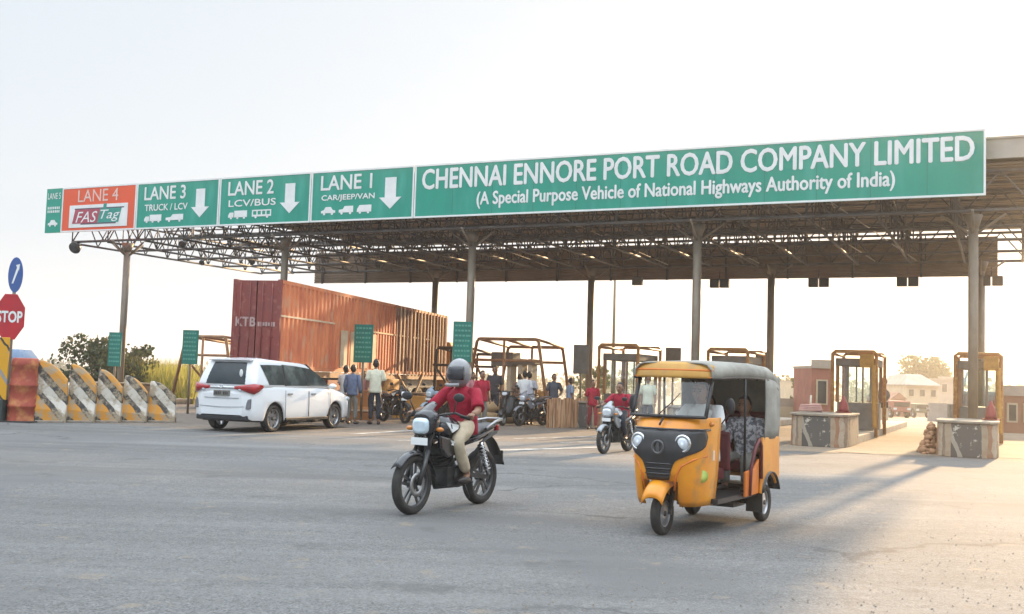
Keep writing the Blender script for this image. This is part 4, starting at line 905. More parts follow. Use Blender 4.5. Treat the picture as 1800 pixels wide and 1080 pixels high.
b = MB(); b.box((-.88, 0, .62), (.42, .94, .14)); b.box((-1.12, 0, .95), (.12, .94, .55)); b.build('passenger_seat', M['maroon'], rk, bevel=.03)
b = MB(); b.tube([(.72, .30, 1.10), (.68, .2, 1.12), (.70, 0, 1.10), (.68, -.2, 1.12), (.72, -.30, 1.10)], .014, 8); b.tube([(.70, 0, 1.10), (.86, 0, .55)], .03, 8); b.build('steering_bar', M['black'], rk)
# front wheel and guard
wheel(rk, (1.0, 0, .215), .215, .11, .13, 5, 'front_wheel', steel=True)
b = MB(); b.grid(lambda a, c: Vector((1.0 + (.30 + .02*math.sin(a*3.1))*math.cos(R(172-150*a)), (c-.5)*.27*(1-.25*abs(a-.6)), .285 + .285*math.sin(R(172-150*a)) - abs(2*c-1)**3*.07)), 14, 8); b.build('front_mudguard', M['caryellow'], rk, solid=.01)
b = MB(); b.bar((1.0, .09, .215), (.93, .09, .5), .04); b.bar((1.0, -.09, .215), (.93, -.09, .5), .04); b.tube([(.93, -.1, .5), (.93, .1, .5)], .025, 6); b.build('front_fork', M['darkmetal'], rk)
for sg in (-1, 1): wheel(rk, (-.95, sg*.44, .215), .215, .11, .13, 5, 'rear_wheel', axis=(0, sg, 0), steel=True)
b = MB(); b.cyl((-.95, -.4, .215), (-.95, .4, .215), .035, .035, 10); b.box((-.9, 0, .25), (.4, .35, .2)); b.build('axle', M['darkmetal'], rk)
# ------------------------------------------------------------------ people
def skin_mb(verts, edges, radii, root, sub=2):
    bm = bmesh.new(); ly = bm.verts.layers.skin.verify(); vs = [bm.verts.new(v) for v in verts]
    for v, r in zip(vs, radii): v[ly].radius = (r, r) if not isinstance(r, tuple) else r
    vs[root][ly].use_root = True
    for a, b in edges: bm.edges.new((vs[a], vs[b]))
    me = bpy.data.meshes.new('s'); bm.to_mesh(me); bm.free(); o = bpy.data.objects.new('s', me); C.objects.link(o)
    m = o.modifiers.new('s', 'SKIN'); m.use_smooth_shade = True; m.branch_smoothing = .6
    m = o.modifiers.new('d', 'SUBSURF'); m.levels = sub; m.render_levels = sub
    me2 = bpy.data.meshes.new_from_object(o.evaluated_get(bpy.context.evaluated_depsgraph_get()))
    out = ([v.co.copy() for v in me2.vertices], [tuple(p.vertices) for p in me2.polygons]); bpy.data.objects.remove(o); bpy.data.meshes.remove(me); bpy.data.meshes.remove(me2)
    return out
STAND = dict(pelvis=(0, 0, .93), spine=(0, 0, 1.09), chest=(.01, 0, 1.27), neck=(.0, 0, 1.45), head=(.03, 0, 1.60), sh=(0, .175, 1.39), el=(-.02, .225, 1.13), wr=(.06, .235, .90), hip=(0, .09, .90), kn=(.03, .10, .50), an=(0, .11, .09), toe=(.14, .13, .035))
def person(label, pose=None, shirt='whiteshirt', trouser='darktrouser', loc=(0, 0, 0), rz=0, h=1.72, sleeve='short', hair=True, helmet=False, group=None, skirt=None, grip=None, hands=True, bulk=1.0, sub=2):
    P = {}
    for k_, p in STAND.items():
        if k_ in ('sh', 'el', 'wr', 'hip', 'kn', 'an', 'toe'):
            P[k_+'L'] = Vector(p); P[k_+'R'] = Vector((p[0], -p[1], p[2]))
        else: P[k_] = Vector(p)
    for k_, p in (pose or {}).items():
        if k_ in ('sh', 'el', 'wr', 'hip', 'kn', 'an', 'toe'): P[k_+'L'] = Vector(p); P[k_+'R'] = Vector((p[0], -p[1], p[2]))
        else: P[k_] = Vector(p)
    t = thing('person', label, 'person', loc, rz, group, h/1.72)
    b = MB(); names = ['pelvis', 'spine', 'chest', 'neck', 'headbase', 'shL', 'elL', 'wrL', 'shR', 'elR', 'wrR', 'hipL', 'knL', 'anL', 'hipR', 'knR', 'anR', 'toeL', 'toeR']
    hd = P['head']; nk = P['neck']; P['headbase'] = lerp(nk, hd, .55)
    rad = dict(pelvis=.115, spine=.105, chest=.105, neck=.056, headbase=.056, shL=.050, elL=.043, wrL=.030, shR=.050, elR=.043, wrR=.030, hipL=.085, knL=.058, anL=.038, hipR=.085, knR=.058, anR=.038, toeL=.03, toeR=.03)
    E = [('pelvis', 'spine'), ('spine', 'chest'), ('chest', 'neck'), ('neck', 'headbase'), ('chest', 'shL'), ('shL', 'elL'), ('elL', 'wrL'), ('chest', 'shR'), ('shR', 'elR'), ('elR', 'wrR'), ('pelvis', 'hipL'), ('hipL', 'knL'), ('knL', 'anL'), ('pelvis', 'hipR'), ('hipR', 'knR'), ('knR', 'anR'), ('anL', 'toeL'), ('anR', 'toeR')]
    ix = {n_: i for i, n_ in enumerate(names)}
    v, f = skin_mb([P[n_] for n_ in names], [(ix[a], ix[c]) for a, c in E], [rad[n_] for n_ in names], 0, sub); b.add(v, f, 0, True)
    # head
    fw = Vector(P.get('face', Vector((1, 0, 0)))).normalized(); sd = Vector((0, 0, 1)).cross(fw).normalized(); up = fw.cross(sd)
    HM = Matrix((fw, sd, up)).transposed()
    hb = MB()
    def hf(p):
        q = p.copy()
        if q.z < -.1: q.x *= 1 - .12*(-q.z); q.y *= 1 + .28*q.z*.9; q.x += .10*(-q.z)
        if q.x > .75 and abs(q.y) < .22 and -.35 < q.z < .1: q.x += .17*(1-abs(q.y)/.22)
        return q
    hb.ball((0, 0, 0), (.098, .076, .122), 20, 14, 0, hf)
    hb.ball((.108, 0, -.028), (.018, .015, .026), 8, 6); hb.box((.088, 0, -.066), (.014, .045, .012), None, 2)
    for s in (-1, 1): hb.ball((-.005, s*.078, -.01), (.022, .012, .034), 8, 6); hb.ball((.088, s*.030, .012), (.009, .014, .008), 8, 6, 1); hb.box((.090, s*.031, .034), (.012, .034, .008), None, 1)
    hb.v = [tuple(hd + HM @ Vector(q)) for q in hb.v]
    o = len(b.v); b.v += hb.v; b.f += [[i+o for i in q] for q in hb.f]; b.mi += hb.mi; b.sm += hb.sm
    # hands
    for s, S in ((1, 'L'), (-1, 'R')):
        w, e = P['wr'+S], P['el'+S]; d = (w-e).normalized(); g_ = grip and grip.get(S)
        if g_: ax = Vector(g_).normalized()
        else: ax = Vector((1, 0, 0)); ax = (ax - d*ax.dot(d)).normalized()
        nrm = d.cross(ax).normalized()
        if not g_ and nrm.y*s > 0: nrm = -nrm
        if g_ and nrm.z > 0: nrm = -nrm
        q = Matrix((ax, nrm, d)).transposed()
        pm = MB(); pm.ball((0, 0, .045), (.040, .018, .055), 10, 7)
        for k_, L_ in enumerate((.066, .075, .07, .055)):
            x = .030 - k_*.020; cl = 1.5 if g_ else .45; pts = [Vector((x, 0, .075))]; a = .1
            for seg in (.45, .32, .25): a += cl*(.8 if g_ else .5); pts.append(pts[-1] + Vector((0, math.sin(a), math.cos(a)))*L_*seg)
            pm.tube(pts, [.0095, .009, .008, .0065], 6)
        pm.tube([(.03, 0, .02), (.055, .008, .05), (.058, .022, .075), (.05, .034, .09)] if not g_ else [(.03, 0, .02), (.05, .02, .045), (.042, .04, .06), (.02, .045, .065)], [.012, .011, .010, .007], 6)
        o = len(b.v); b.v += [tuple(w + q @ Vector(k_)) for k_ in pm.v]; b.f += [[i+o for i in k_] for k_ in pm.f]; b.mi += pm.mi; b.sm += pm.sm
    b.build('body', [M['skin'], M['eye'], M['lip']], t)
    # shirt
    sl = .98 if sleeve == 'long' else .62
    dn = (P['pelvis']-P['spine']).normalized(); shm = (P['shL']+P['shR'])/2; lat = (P['shL']-P['shR']).normalized(); sw = (P['shL']-P['shR']).length/2
    st = [(P['pelvis'] + dn*(.085 if not skirt else .0), .172*bulk, .130*bulk), (P['pelvis'], .168*bulk, .128*bulk), (P['spine'], .156*bulk, .122*bulk), (lerp(P['spine'], P['chest'], .5), .164*bulk, .124*bulk), (P['chest'], sw*.98*bulk, .124*bulk),
          (lerp(P['chest'], shm, .55), sw*1.08, .112), (shm + (P['neck']-P['chest']).normalized()*.0, sw*1.0, .085), (shm + (P['neck']-P['chest']).normalized()*.040, sw*.66, .070), (lerp(shm, P['neck'], .62) + (P['neck']-P['chest']).normalized()*.012, sw*.42, .062), (P['neck'] + (P['neck']-P['chest']).normalized()*.012, .060, .060), (P['neck'] + (P['neck']-P['chest']).normalized()*.022, .056, .056)]
    def fold(p, k_=1.0): return p + Vector((1, .7, .2))*k_*(.012*mnoise.noise(Vector((p.x*9, p.y*9, p.z*15))) + .006*mnoise.noise(p*31))
    b = MB(); rg = []; n = 20
    fine = []
    for i in range(len(st)-1):
        for q in ((0, .5) if i < 6 else (0,)): fine.append(tuple(lerp(st[i][k_], st[i+1][k_], q) for k_ in range(3)))
    fine.append(st[-1])
    for i, (c, w, d) in enumerate(fine):
        tn = (fine[min(i+1, len(fine)-1)][0] - fine[max(i-1, 0)][0]).normalized(); fr = lat.cross(tn).normalized() * -1
        ring = []
        for j in range(n):
            a = 2*math.pi*j/n; ca, sa = math.cos(a), math.sin(a); e = .8
            ring.append(fold(c + lat*w*math.copysign(abs(ca)**e, ca) + fr*d*math.copysign(abs(sa)**e, sa), 1.0 if i < len(fine)-3 else .2))
        rg.append(ring)
    b.rings(rg)
    for S in 'LR':
        s0 = lerp(shm, P['sh'+S], .62) + Vector((0, 0, .0)); sh_, el, wr = P['sh'+S], P['el'+S], P['wr'+S]
        if sleeve == 'long': pts = [s0, sh_, lerp(sh_, el, .5), lerp(sh_, el, .93), lerp(el, wr, .1), lerp(el, wr, .5), lerp(el, wr, .93)]; rr = [.060, .068, .064, .060, .058, .052, .044]
        else: pts = [s0, sh_, lerp(sh_, el, .3), lerp(sh_, el, .6), lerp(sh_, el, .88)]; rr = [.060, .068, .068, .068, .072]
        o = len(b.v); b.tube(pts, rr, 12); b.v[o:] = [tuple(fold(Vector(q), .8)) for q in b.v[o:]]
    b.build('shirt', M[shirt], t)
    # trousers or skirt
    if skirt:
        b = MB(); n = 16; rgs = []
        for k_, (z, r) in enumerate(((1.0, .15), (.85, .19), (.5, .21), (.12, .235))): rgs.append([Vector((P['pelvis'].x + r*.9*math.cos(2*math.pi*j/n)*(1+.06*math.sin(j*2.6+k_)), P['pelvis'].y + r*math.sin(2*math.pi*j/n), z)) for j in range(n)])
        b.rings(rgs); b.build('skirt', M[skirt], t)
    else:
        vs = [P['pelvis'] + Vector((0, 0, .05)), P['pelvis']]; rr = [.14*bulk, .135*bulk]; ee = [(0, 1)]
        for S in 'LR':
            i = len(vs); vs += [P['hip'+S] + (P['kn'+S]-P['hip'+S])*.08, P['kn'+S], lerp(P['kn'+S], P['an'+S], .92)]; rr += [.105, .078, .062]; ee += [(1, i), (i, i+1), (i+1, i+2)]
        v, f = skin_mb(vs, ee, rr, 1, sub); v = [p + Vector((1, 1, 0))*.013*mnoise.noise(Vector((p.x*12, p.y*12, p.z*18))) for p in v]
        b = MB(); b.add(v, f, 0, True); b.build('trousers', M[trouser], t)
    for S in 'LR':
        a, c = P['an'+S], P['toe'+S]; d = (c-a); d.z = 0; d.normalize(); q = d.to_track_quat('X', 'Z').to_matrix(); b = MB()
        b.ball((0, 0, 0), (.135, .05, .045), 12, 8); z0 = min(a.z-.05, c.z)
        b.v = [tuple(a*.4 + c*.6 + Vector((0, 0, -(a*.4+c*.6).z + c.z + .012)) + q @ Vector(k_)) for k_ in b.v]; b.build('shoe', M['shoe'], t)
    if helmet:
        b = MB(); b.ball((-.012, 0, .028), (.150, .128, .158), 22, 14, 0, lambda p: Vector((p.x*(1 - .0*p.z), p.y, max(p.z, -.9)))); b.v = [tuple(hd + HM @ Vector(k_)) for k_ in b.v]; hm = b.build('helmet', M['helmet'], t)
        b = MB(); b.grid(lambda a, c: Vector((-.008 + .153*math.cos((a-.5)*2.2)*math.cos((c-.5)*1.0+.06), .131*math.sin((a-.5)*2.2)*math.cos((c-.5)*1.0+.06), .03 + .158*math.sin((c-.5)*1.0-.02))), 12, 8); b.v = [tuple(hd + HM @ Vector(k_)) for k_ in b.v]; b.build('visor', M['visor'], hm, solid=.004)
        b = MB(); b.tube([(.11, .08, -.10), (.15, .04, -.105), (.158, 0, -.107), (.15, -.04, -.105), (.11, -.08, -.10)], .02, 8); b.v = [tuple(hd + HM @ Vector(k_)) for k_ in b.v]; b.build('chin_guard', M['helmet'], hm)
    elif hair:
        b = MB(); b.ball((-.014, 0, .022), (.100, .084, .118), 18, 12, 0, lambda p: p if (p.x < .35 or p.z > .50) else Vector((p.x*.55, p.y*.9, p.z*.9))); b.v = [tuple(hd + HM @ (Vector(k_) + Vector((1, 1, 1))*.005*mnoise.noise(Vector(k_)*40))) for k_ in b.v]; b.build('hair', M['hair'], t)
    return t
M['lip'] = mat('lips', (.16, .06, .05), .5)
M['visor'] = mat('dark_visor', (.02, .02, .025), .08, (.03, .03, .04), 4, coat=.6)
def RIDE(k_=1.06, gx=.22, gz_=.99, lean=.0): return dict(pelvis=(-.27, 0, .87), spine=(-.27, 0, .99), chest=(-.235+lean, 0, 1.13), neck=(-.18+lean, 0, 1.285), head=(-.13+lean, 0, 1.42), sh=(-.20+lean, .185, 1.235), el=(-.06, .315, 1.05), wr=(gx-.09, .37, gz_+.03), hip=(-.22, .105, .885), kn=(.15, .19, .73), an=(-.07, .20, .365), toe=(.07, .215, .305))
rd = person('person in red shirt, beige trousers and grey helmet riding the black motorcycle in the road', RIDE(), 'redshirt', 'beige', MC, MZ, 1.72*1.06, helmet=True, grip=dict(L=(.1, -1, .1), R=(.1, 1, .1)), bulk=.93)
rd2 = person('bareheaded person in red shirt riding the small motorcycle left of the rickshaw', RIDE(), 'redshirt', 'darktrouser', MC2, MZ2 + .05, 1.72*.95, grip=dict(L=(.1, -1, .1), R=(.1, 1, .1)))
# rickshaw driver and passenger
SIT = dict(pelvis=(-.05, 0, .72), spine=(-.05, 0, .88), chest=(-.01, 0, 1.06), neck=(.03, 0, 1.22), head=(.08, 0, 1.355), sh=(.01, .17, 1.17), el=(.16, .24, .98), wr=(.40, .2, 1.06), hip=(-.03, .09, .70), kn=(.36, .13, .72), an=(.40, .13, .42), toe=(.52, .14, .385))
rk0 = Vector(rk.location)
person('person in white shirt and dark hair driving the yellow rickshaw', SIT, 'whiteshirt', 'beige', rk0 + Matrix.Rotation(RH, 3, 'Z') @ Vector((.15, .10, .07)), RH, 1.70, grip=dict(L=(0, -1, 0), R=(0, 1, 0)))
SITB = dict(SIT, wr=(.18, .12, .78), el=(.06, .24, .90), kn=(.38, .13, .76), an=(.34, .13, .42), toe=(.46, .14, .385), pelvis=(-.05, 0, .79))
person('passenger in pale patterned shirt sitting at the open side of the rickshaw', SITB, 'pattern', 'greytrouser', rk0 + Matrix.Rotation(RH, 3, 'Z') @ Vector((-.86, .22, 0)), RH, 1.6)
person('passenger in dark clothes on the far side of the rickshaw bench', SITB, 'maroonsaree', 'darktrouser', rk0 + Matrix.Rotation(RH, 3, 'Z') @ Vector((-.90, -.22, 0)), RH, 1.6)
# bystanders
def stand(px, py, label, shirt, trouser, rz, h=1.72, pose=None, **kw):
    return person(label, pose, shirt, trouser, at(px, py), R(rz), h, sub=1, **kw)
WALK = dict(knL=(.12, .1, .52), anL=(.12, .1, .10), toeL=(.26, .11, .05), knR=(-.02, -.1, .5), anR=(-.2, -.1, .13), toeR=(-.08, -.11, .04))
stand(604, 743, 'person in white shirt and dark hair at the nose of the white car', 'whiteshirt', 'greytrouser', 60, 1.70, dict(elL=(.02, .24, 1.15), wrL=(.22, .18, 1.05)))
stand(617, 746, 'person in slate blue shirt and grey trousers, back turned, in front of the white car', 'blueshirt', 'greytrouser', 75, 1.72, sleeve='long')
stand(657, 747, 'person in pale cream shirt and black trousers standing with back turned by the parked motorcycle', 'creamshirt', 'darktrouser', 100, 1.90, dict(anL=(.03, .08, .09), wrR=(.2, -.2, 1.02)))
stand(637, 738, 'person in pink and maroon standing beyond the two men at the white car', 'pink', 'maroonsaree', -80, 1.55, skirt='maroonsaree')
def stand_far(px, Y, label, shirt, trouser, rz, h=1.7, pose=None, z=0, **kw):
    p = atd(px, Y); return person(label, pose, shirt, trouser, (p.x, Y, z), R(rz), h, sub=1, **kw)
stand_far(848, 29.5, 'person in bright red shirt just right of the helmeted rider', 'redshirt', 'greytrouser', -60, 1.66)
stand_far(831, 33, 'person with dark hair and pink shirt behind the red shirted bystander', 'pink', 'darktrouser', -40, 1.62)
stand_far(870, 34.5, 'person in dark clothes walking between the guard frames', 'darkcloth', 'darktrouser', -100, 1.86, WALK)
stand_far(914, 34.8, 'person in brown shirt left of the pair in white shirts', 'brownshirt', 'greytrouser', 100, 1.62)
stand_far(923, 33.9, 'left one of two people in white shirts under the wide guard frame', 'whiteshirt', 'darktrouser', 80, 1.72)
stand_far(931, 33.9, 'right one of two people in white shirts under the wide guard frame', 'lilacshirt', 'darktrouser', 95, 1.70)
stand_far(974, 34.4, 'person in dark slate shirt with hand on hip under the wide guard frame', 'slateshirt', 'darktrouser', -70, 1.66, dict(elL=(-.05, .33, 1.14), wrL=(.05, .19, 1.0)))
stand_far(1003, 34.6, 'person in light blue shirt at the right leg of the wide guard frame', 'skyshirt', 'darktrouser', 20, 1.55)
stand_far(1043, 32.0, 'person in red walking with a bag left of the far motorcyclist', 'redshirt', 'maroonsaree', -80, 1.5, WALK)
p = atd(1252, 30)
person('person in pale clothes leaning at the booth behind the rickshaw windscreen', None, 'creamshirt', 'darktrouser', (atd(1140, 31.5).x, 31.5, 0), R(-100), 1.68, sub=1)
# ------------------------------------------------------------------ left side: barriers, signs, drum
M['chevron'] = stripe_mat('chevron_paint', ((0, (.58, .26, .035)), (.36, (.045, .042, .04)), (.52, (.58, .54, .47)), (.78, (.05, .046, .042))), 1.25, R(42), dirt=(.36, .29, .2), dscale=3.6, dpos=(.47, .58))
tops = [(60, 118, 633, 668), (118, 168, 640, 676), (168, 214, 649, 682), (214, 259, 660, 690), (259, 309, 670, 698)]
BL = ['striped concrete barrier block touching the rusty drum, tallest of the row', 'striped concrete barrier block, second from the rusty drum', 'striped concrete barrier block in the middle of the row', 'low striped concrete barrier block, fourth from the rusty drum', 'lowest striped concrete barrier block, nearest the white car']
for (x0, x1, t0, t1), lb in zip(tops, BL):
    a, b_ = at(x0, 742), at(x1, 743); Y = (a.y+b_.y)/2; w = b_.x-a.x
    hgt = lambda px, py: CAMZ + ray(px, py).z*(Y/ray(px, py).y)
    z0, z1 = hgt(x0, t0), hgt(x1, t1)
    t = thing('concrete_barrier', lb, 'barrier', ((a.x+b_.x)/2, Y, 0), heading(a, b_), 'striped concrete barrier blocks')
    mb = MB(); n = 8; rgs = []
    for y, k_, wk in ((-.30, 0, 1), (-.28, .22, 1), (-.17, .45, .99), (-.12, .9, .96), (-.08, 1, .94), (.08, 1, .94), (.12, .9, .96), (.17, .45, .99), (.28, .22, 1), (.30, 0, 1)):
        rgs.append([Vector((((i/n)-.5)*w*1.0*wk, y, k_*(lerp(z0, z1, (i/n)**1.5) + .05*math.sin(math.pi*i/n) + .012*mnoise.noise(Vector((i*.7, y*5, x0)))))) for i in range(n+1)])
    m_ = len(rgs); vs = [p for r in rgs for p in r]; fs = [(i*(n+1)+j, i*(n+1)+j+1, (i+1)*(n+1)+j+1, (i+1)*(n+1)+j) for i in range(m_-1) for j in range(n)]
    fs += [tuple(i*(n+1) for i in range(m_)), tuple(i*(n+1)+n for i in reversed(range(m_)))]
    mb.add(vs, fs); mb.build('barrier_block', M['chevron'], t, bevel=.03)
    mb = MB(); mb.box((0, 0, .03), (w*.9, .72, .06)); mb.build('footing', M['concrete'], t, bevel=.015)
p = at(38, 742); t = thing('drum', 'tall rusty red banded drum at the left end of the striped barriers', 'drum', p, 0)
mb = MB(); mb.lathe([(0, 0), (.36, 0), (.37, .03), (.355, .06), (.345, .36), (.365, .38), (.365, .42), (.34, .45), (.33, .88), (.35, .90), (.35, .94), (.325, .97), (.31, 1.38), (.325, 1.40), (.32, 1.46), (.30, 1.58), (.27, 1.60), (.25, 1.57), (0, 1.57)], (0, 0, 0), (0, 0, 1), 28); mb.build('shell', M['drumred'] if 'drumred' in M else mat('drum_red', (.40, .075, .035), .65, (.27, .045, .03), 2.5, col3=(.5, .2, .07), s3=4, sp3=(.5, .68), bump=.3), t)
mb = MB(); mb.box((0, 0, .02), (.9, .85, .04)); mb.build('rubber_base', M['rubber'], t, bevel=.01)
# stop sign pole
p = atd(11, 28.4); t = thing('traffic_sign', 'red octagonal stop sign with a round blue arrow sign above on one pole', 'traffic sign', (p.x, p.y, 0), R(6))
D_ = p.y; zz = lambda py, px=14: CAMZ + ray(px, py).z*(D_/ray(px, py).y)
zc, zb = zz(557), zz(483); r8 = (zz(515)-zz(599))/2/.924*.95; rb = (zz(452)-zz(514))/2
mb = MB(); mb.cyl((.05, .05, 0), (.05, .05, zb+rb*.5), .045, .045, 12); mb.build('pole', M['steel'], t)
oct_ = lambda r: [(r*.62*math.cos(R(22.5+45*k)), r*math.sin(R(22.5+45*k))) for k in range(8)]
mb = MB(); mb.prism(oct_(r8), lambda u, v, d: (u, d, zc+v), -.02, 0.0); pl = mb.build('stop_plate', M['red'], t)
mb = MB(); oo, ii = oct_(r8*.97), oct_(r8*.90)
for k in range(8): mb.prism([oo[k], oo[(k+1) % 8], ii[(k+1) % 8], ii[k]], lambda u, v, d: (u, d, zc+v), -.026, -.021)
mb.build('plate_border', M['red'], pl)
text_mb('STOP', -r8*.50, r8*.50, zc-r8*.24, zc+r8*.24, -.03, bold=.03).build('lettering', M['signwhite'], pl)
mb = MB(); mb.prism([(.08 + rb*.40*math.cos(2*math.pi*k/28), rb*math.sin(2*math.pi*k/28)) for k in range(28)], lambda u, v, d: (u, d, zb+v), -.02, 0); pb = mb.build('blue_plate', M['blue'], t)
mb = MB(); sh = lambda u, v, d: (.08 + u*.42, d, zb + v); k_ = rb*.1
mb.prism([(-.32*rb-k_, -.5*rb), (-.32*rb+k_, -.5*rb), (.3*rb+k_, .35*rb), (.42*rb, .2*rb), (.5*rb, .62*rb), (-.0*rb, .55*rb), (.3*rb-k_*1.5, .42*rb)], sh, -.027, -.021); mb.build('arrow', M['signwhite'], pb)
# hazard board at the left edge
p = at(4, 742); t = thing('hazard_board', 'yellow and black diagonal hazard board on a dark post at the left edge', 'hazard board', (p.x-.05, p.y, 0), 0)
mb = MB(); mb.box((-.1, 0, 1.32), (.42, .05, 1.55)); mb.build('board', stripe_mat('hazard_paint', ((0, (.68, .34, .02)), (.5, (.05, .045, .04)), (.56, (.68, .34, .02)), (.9, (.3, .28, .27))), 1.3, R(35), dirt=(.4, .3, .2), dpos=(.6, .75)), t, bevel=.01)
mb = MB(); mb.box((-.1, .02, .28), (.36, .3, .56)); mb.cyl((0, .06, .4), (0, .06, 2.0), .04, .04, 10); mb.build('post_base', mat('dark_green_base', (.04, .06, .055), .7), t, bevel=.02)
# small lane notice boards
M['greenboard'] = mat('old_green_board', (.012, .19, .14), .5, (.02, .15, .12), 3)
def notice(px0, px1, py0, py1, Y, label, green=True, rz=ARZ*.3):
    a, b_ = atd(px0, Y, (py0+py1)/2), atd(px1, Y, (py0+py1)/2); z1 = CAMZ + ray(px0, py0).z*(Y/ray(px0, py0).y); z0 = CAMZ + ray(px0, py1).z*(Y/ray(px0, py1).y); w = b_.x-a.x; h = z1-z0
    t = thing('notice_board', label, 'notice board', ((a.x+b_.x)/2, Y, 0), rz, 'small boards on posts at the lane mouths')
    mb = MB(); mb.box((0, 0, (z0+z1)/2), (w, .04, h)); bd = mb.build('board', M['greenboard'] if green else M['signback'], t, bevel=.006)
    mb = MB(); mb.cyl((0, .05, 0), (0, .05, z1-.1), .04, .04, 10); mb.build('post', M['steel'], t)
    if green:
        mb = MB(); rnd = random.Random(px0)
        for i in range(7):
            z = z1 - h*(.1 + i*.125); x = -w*.4
            while x < w*.36: l = w*rnd.uniform(.07, .16); mb.box((min(x+l/2, w*.42-l/2), -.024, z), (l, .006, h*.045)); x += l + w*.05
        mb.build('small_lettering', M['noticetext'], bd)
    else:
        mb = MB(); mb.box((0, .03, (z0+z1)/2 + h*.3), (w*.9, .03, .05)); mb.box((0, .03, (z0+z1)/2 - h*.3), (w*.9, .03, .05)); mb.build('batten', M['steel'], bd)
M['noticetext'] = mat('pale_green_text', (.12, .36, .28), .5)
notice(190, 214, 584, 644, 37.5, 'small green text board beside the leftmost column')
notice(320, 349, 580, 640, 34, 'small green text board left of the container')
notice(622, 656, 570, 637, 33.2, 'small green text board standing in front of the container side')
notice(796, 830, 565, 636, 31.5, 'small green text board over the helmeted rider, at the far end of the container')
notice(1008, 1035, 606, 657, 36.5, 'grey back of a small board on the column right of the wide guard frame', False)
notice(1170, 1197, 611, 640, 38.5, 'grey back of a small board showing above the front of the rickshaw roof', False)
notice(1328, 1350, 619, 646, 37, 'grey back of a small board showing above the rear of the rickshaw roof', False)
# round signs seen from behind
p = atd(1553, 39); t = thing('traffic_sign', 'pole with two round signs seen from behind, right of the open lane booth', 'traffic sign', (p.x, 39, 0), ARZ*.5)
zz = lambda py: CAMZ + ray(1553, py).z*(39/ray(1553, py).y)
mb = MB(); mb.cyl((0, -.05, 0), (0, -.05, zz(664)), .04, .04, 10); mb.build('pole', M['steel'], t)
for za, zb_, nm in ((zz(663), zz(679), 'upper_plate'), (zz(682), zz(708), 'lower_plate')):
    r = (za-zb_)/2; mb = MB(); mb.lathe([(0, 0), (r*.86, 0), (r*.86, .03), (0, .03)], (0, 0, (za+zb_)/2), (0, 1, 0), 26); mb.build(nm, M['signback'], t)
mb = MB(); mb.box((0, -.12, zz(712)), (.3, .2, .22)); mb.build('lamp_box', M['black'], t, bevel=.02)
# lamp pole
p = atd(1077, 52); t = thing('lamp_pole', 'thin tall grey lamp pole beyond the canopy', 'lamp pole', (p.x, 52, gz(52)), 0)
mb = MB(); mb.cyl((0, 0, 0), (0, 0, 9.5), .085, .05, 10); mb.build('pole', M['steel'], t)
mb = MB(); mb.tube([(0, 0, 9.4), (-.1, -.3, 9.9), (-.2, -1.2, 10.1)], .04, 6); mb.box((-.24, -1.5, 10.1), (.2, .6, .1)); mb.build('lamp_arm', M['steel'], t)
# plank fence before the wide guard frame
a, b_ = at(965, 753), at(1032, 752); t = thing('plank_fence', 'low fence of worn brown upright boards in front of the wide guard frame', 'fence', a, heading(a, b_)); L_ = (b_-a).length
mb = MB(); x = 0; i = 0
while x < L_: w = .1 + .03*((i*7) % 3); mb.box((x+w/2, 0, .44 + .012*((i*5) % 4)), (w-.012, .03, .88 + .02*((i*3) % 4))); x += w; i += 1
mb.build('boards', M['plank'], t)
mb = MB(); mb.box((L_/2, .045, .2), (L_, .05, .09)); mb.box((L_/2, .045, .72), (L_, .05, .09)); [mb.box((xx, .1, .45), (.07, .07, .9)) for xx in (.05, L_/2, L_-.05)]; mb.build('rail', M['wood'], t)
# sacks and barriers in the plaza
def sack(px, py, label, m, s=(.35, .25, .16), n=3):
    p = at(px, py); t = thing('sandbag_pile', label, 'sandbag', p, R(px % 40)); i = 0
    for k_ in range(n): mb = MB(); mb.ball(((k_-(n-1)/2)*s[0]*1.35, 0, s[2]*.95), s, 14, 9, 0, lambda q: Vector((math.copysign(abs(q.x)**.7, q.x), math.copysign(abs(q.y)**.7, q.y), math.copysign(abs(q.z)**.8, q.z)))); mb.build('sack', m, t)
    mb = MB(); mb.ball((0, .02, s[2]*2.5), s, 14, 9); mb.build('sack', m, t)
M['sack'] = mat('tan_sack', (.44, .30, .16), .9, (.36, .23, .12), 6, bump=.5)
sack(862, 744, 'tan sandbags on the ground between rider and scooter', M['sack'], (.42, .3, .2), 3)
p = at(948, 742); t = thing('crate', 'pale tan crate heaped with goods behind the grey motorcycle', 'crate', (p.x, p.y+1.2, 0), R(-8))
mb = MB(); mb.box((0, 0, .42), (.95, .5, .8)); [mb.box((0, -.27, z), (.97, .03, .12)) for z in (.15, .4, .65)]; mb.build('box', M['plank'], t, bevel=.01)
mb = MB(); rnd = random.Random(3); [mb.ball((rnd.uniform(-.4, .4), rnd.uniform(-.18, .18), .9 + rnd.uniform(0, .12)), (.13, .11, .09), 8, 6) for k_ in range(14)]; mb.build('goods', mat('pale_goods', (.6, .44, .24), .8, (.5, .3, .12), 9), t)
def yblock(px, py, label, w, h, m):
    p = at(px, py); t = thing('yellow_barrier', label, 'barrier', p, R(-12)); mb = MB()
    mb.prism([(-.28, 0), (-.28, h*.2), (-.13, h*.45), (-.1, h), (.1, h), (.13, h*.45), (.28, h*.2), (.28, 0)], lambda u, v, d: (d, u, v), -w/2, w/2); mb.build('block', m, t, bevel=.02)
    mb = MB(); mb.box((0, -.2, h*.32), (w*.96, .2, .05)); mb.build('pale_band', M['contpale'], t)
M['blockyellow'] = mat('faded_yellow_block', (.50, .25, .045), .7, (.4, .2, .05), 3, col3=(.55, .4, .2), s3=5, bump=.2)
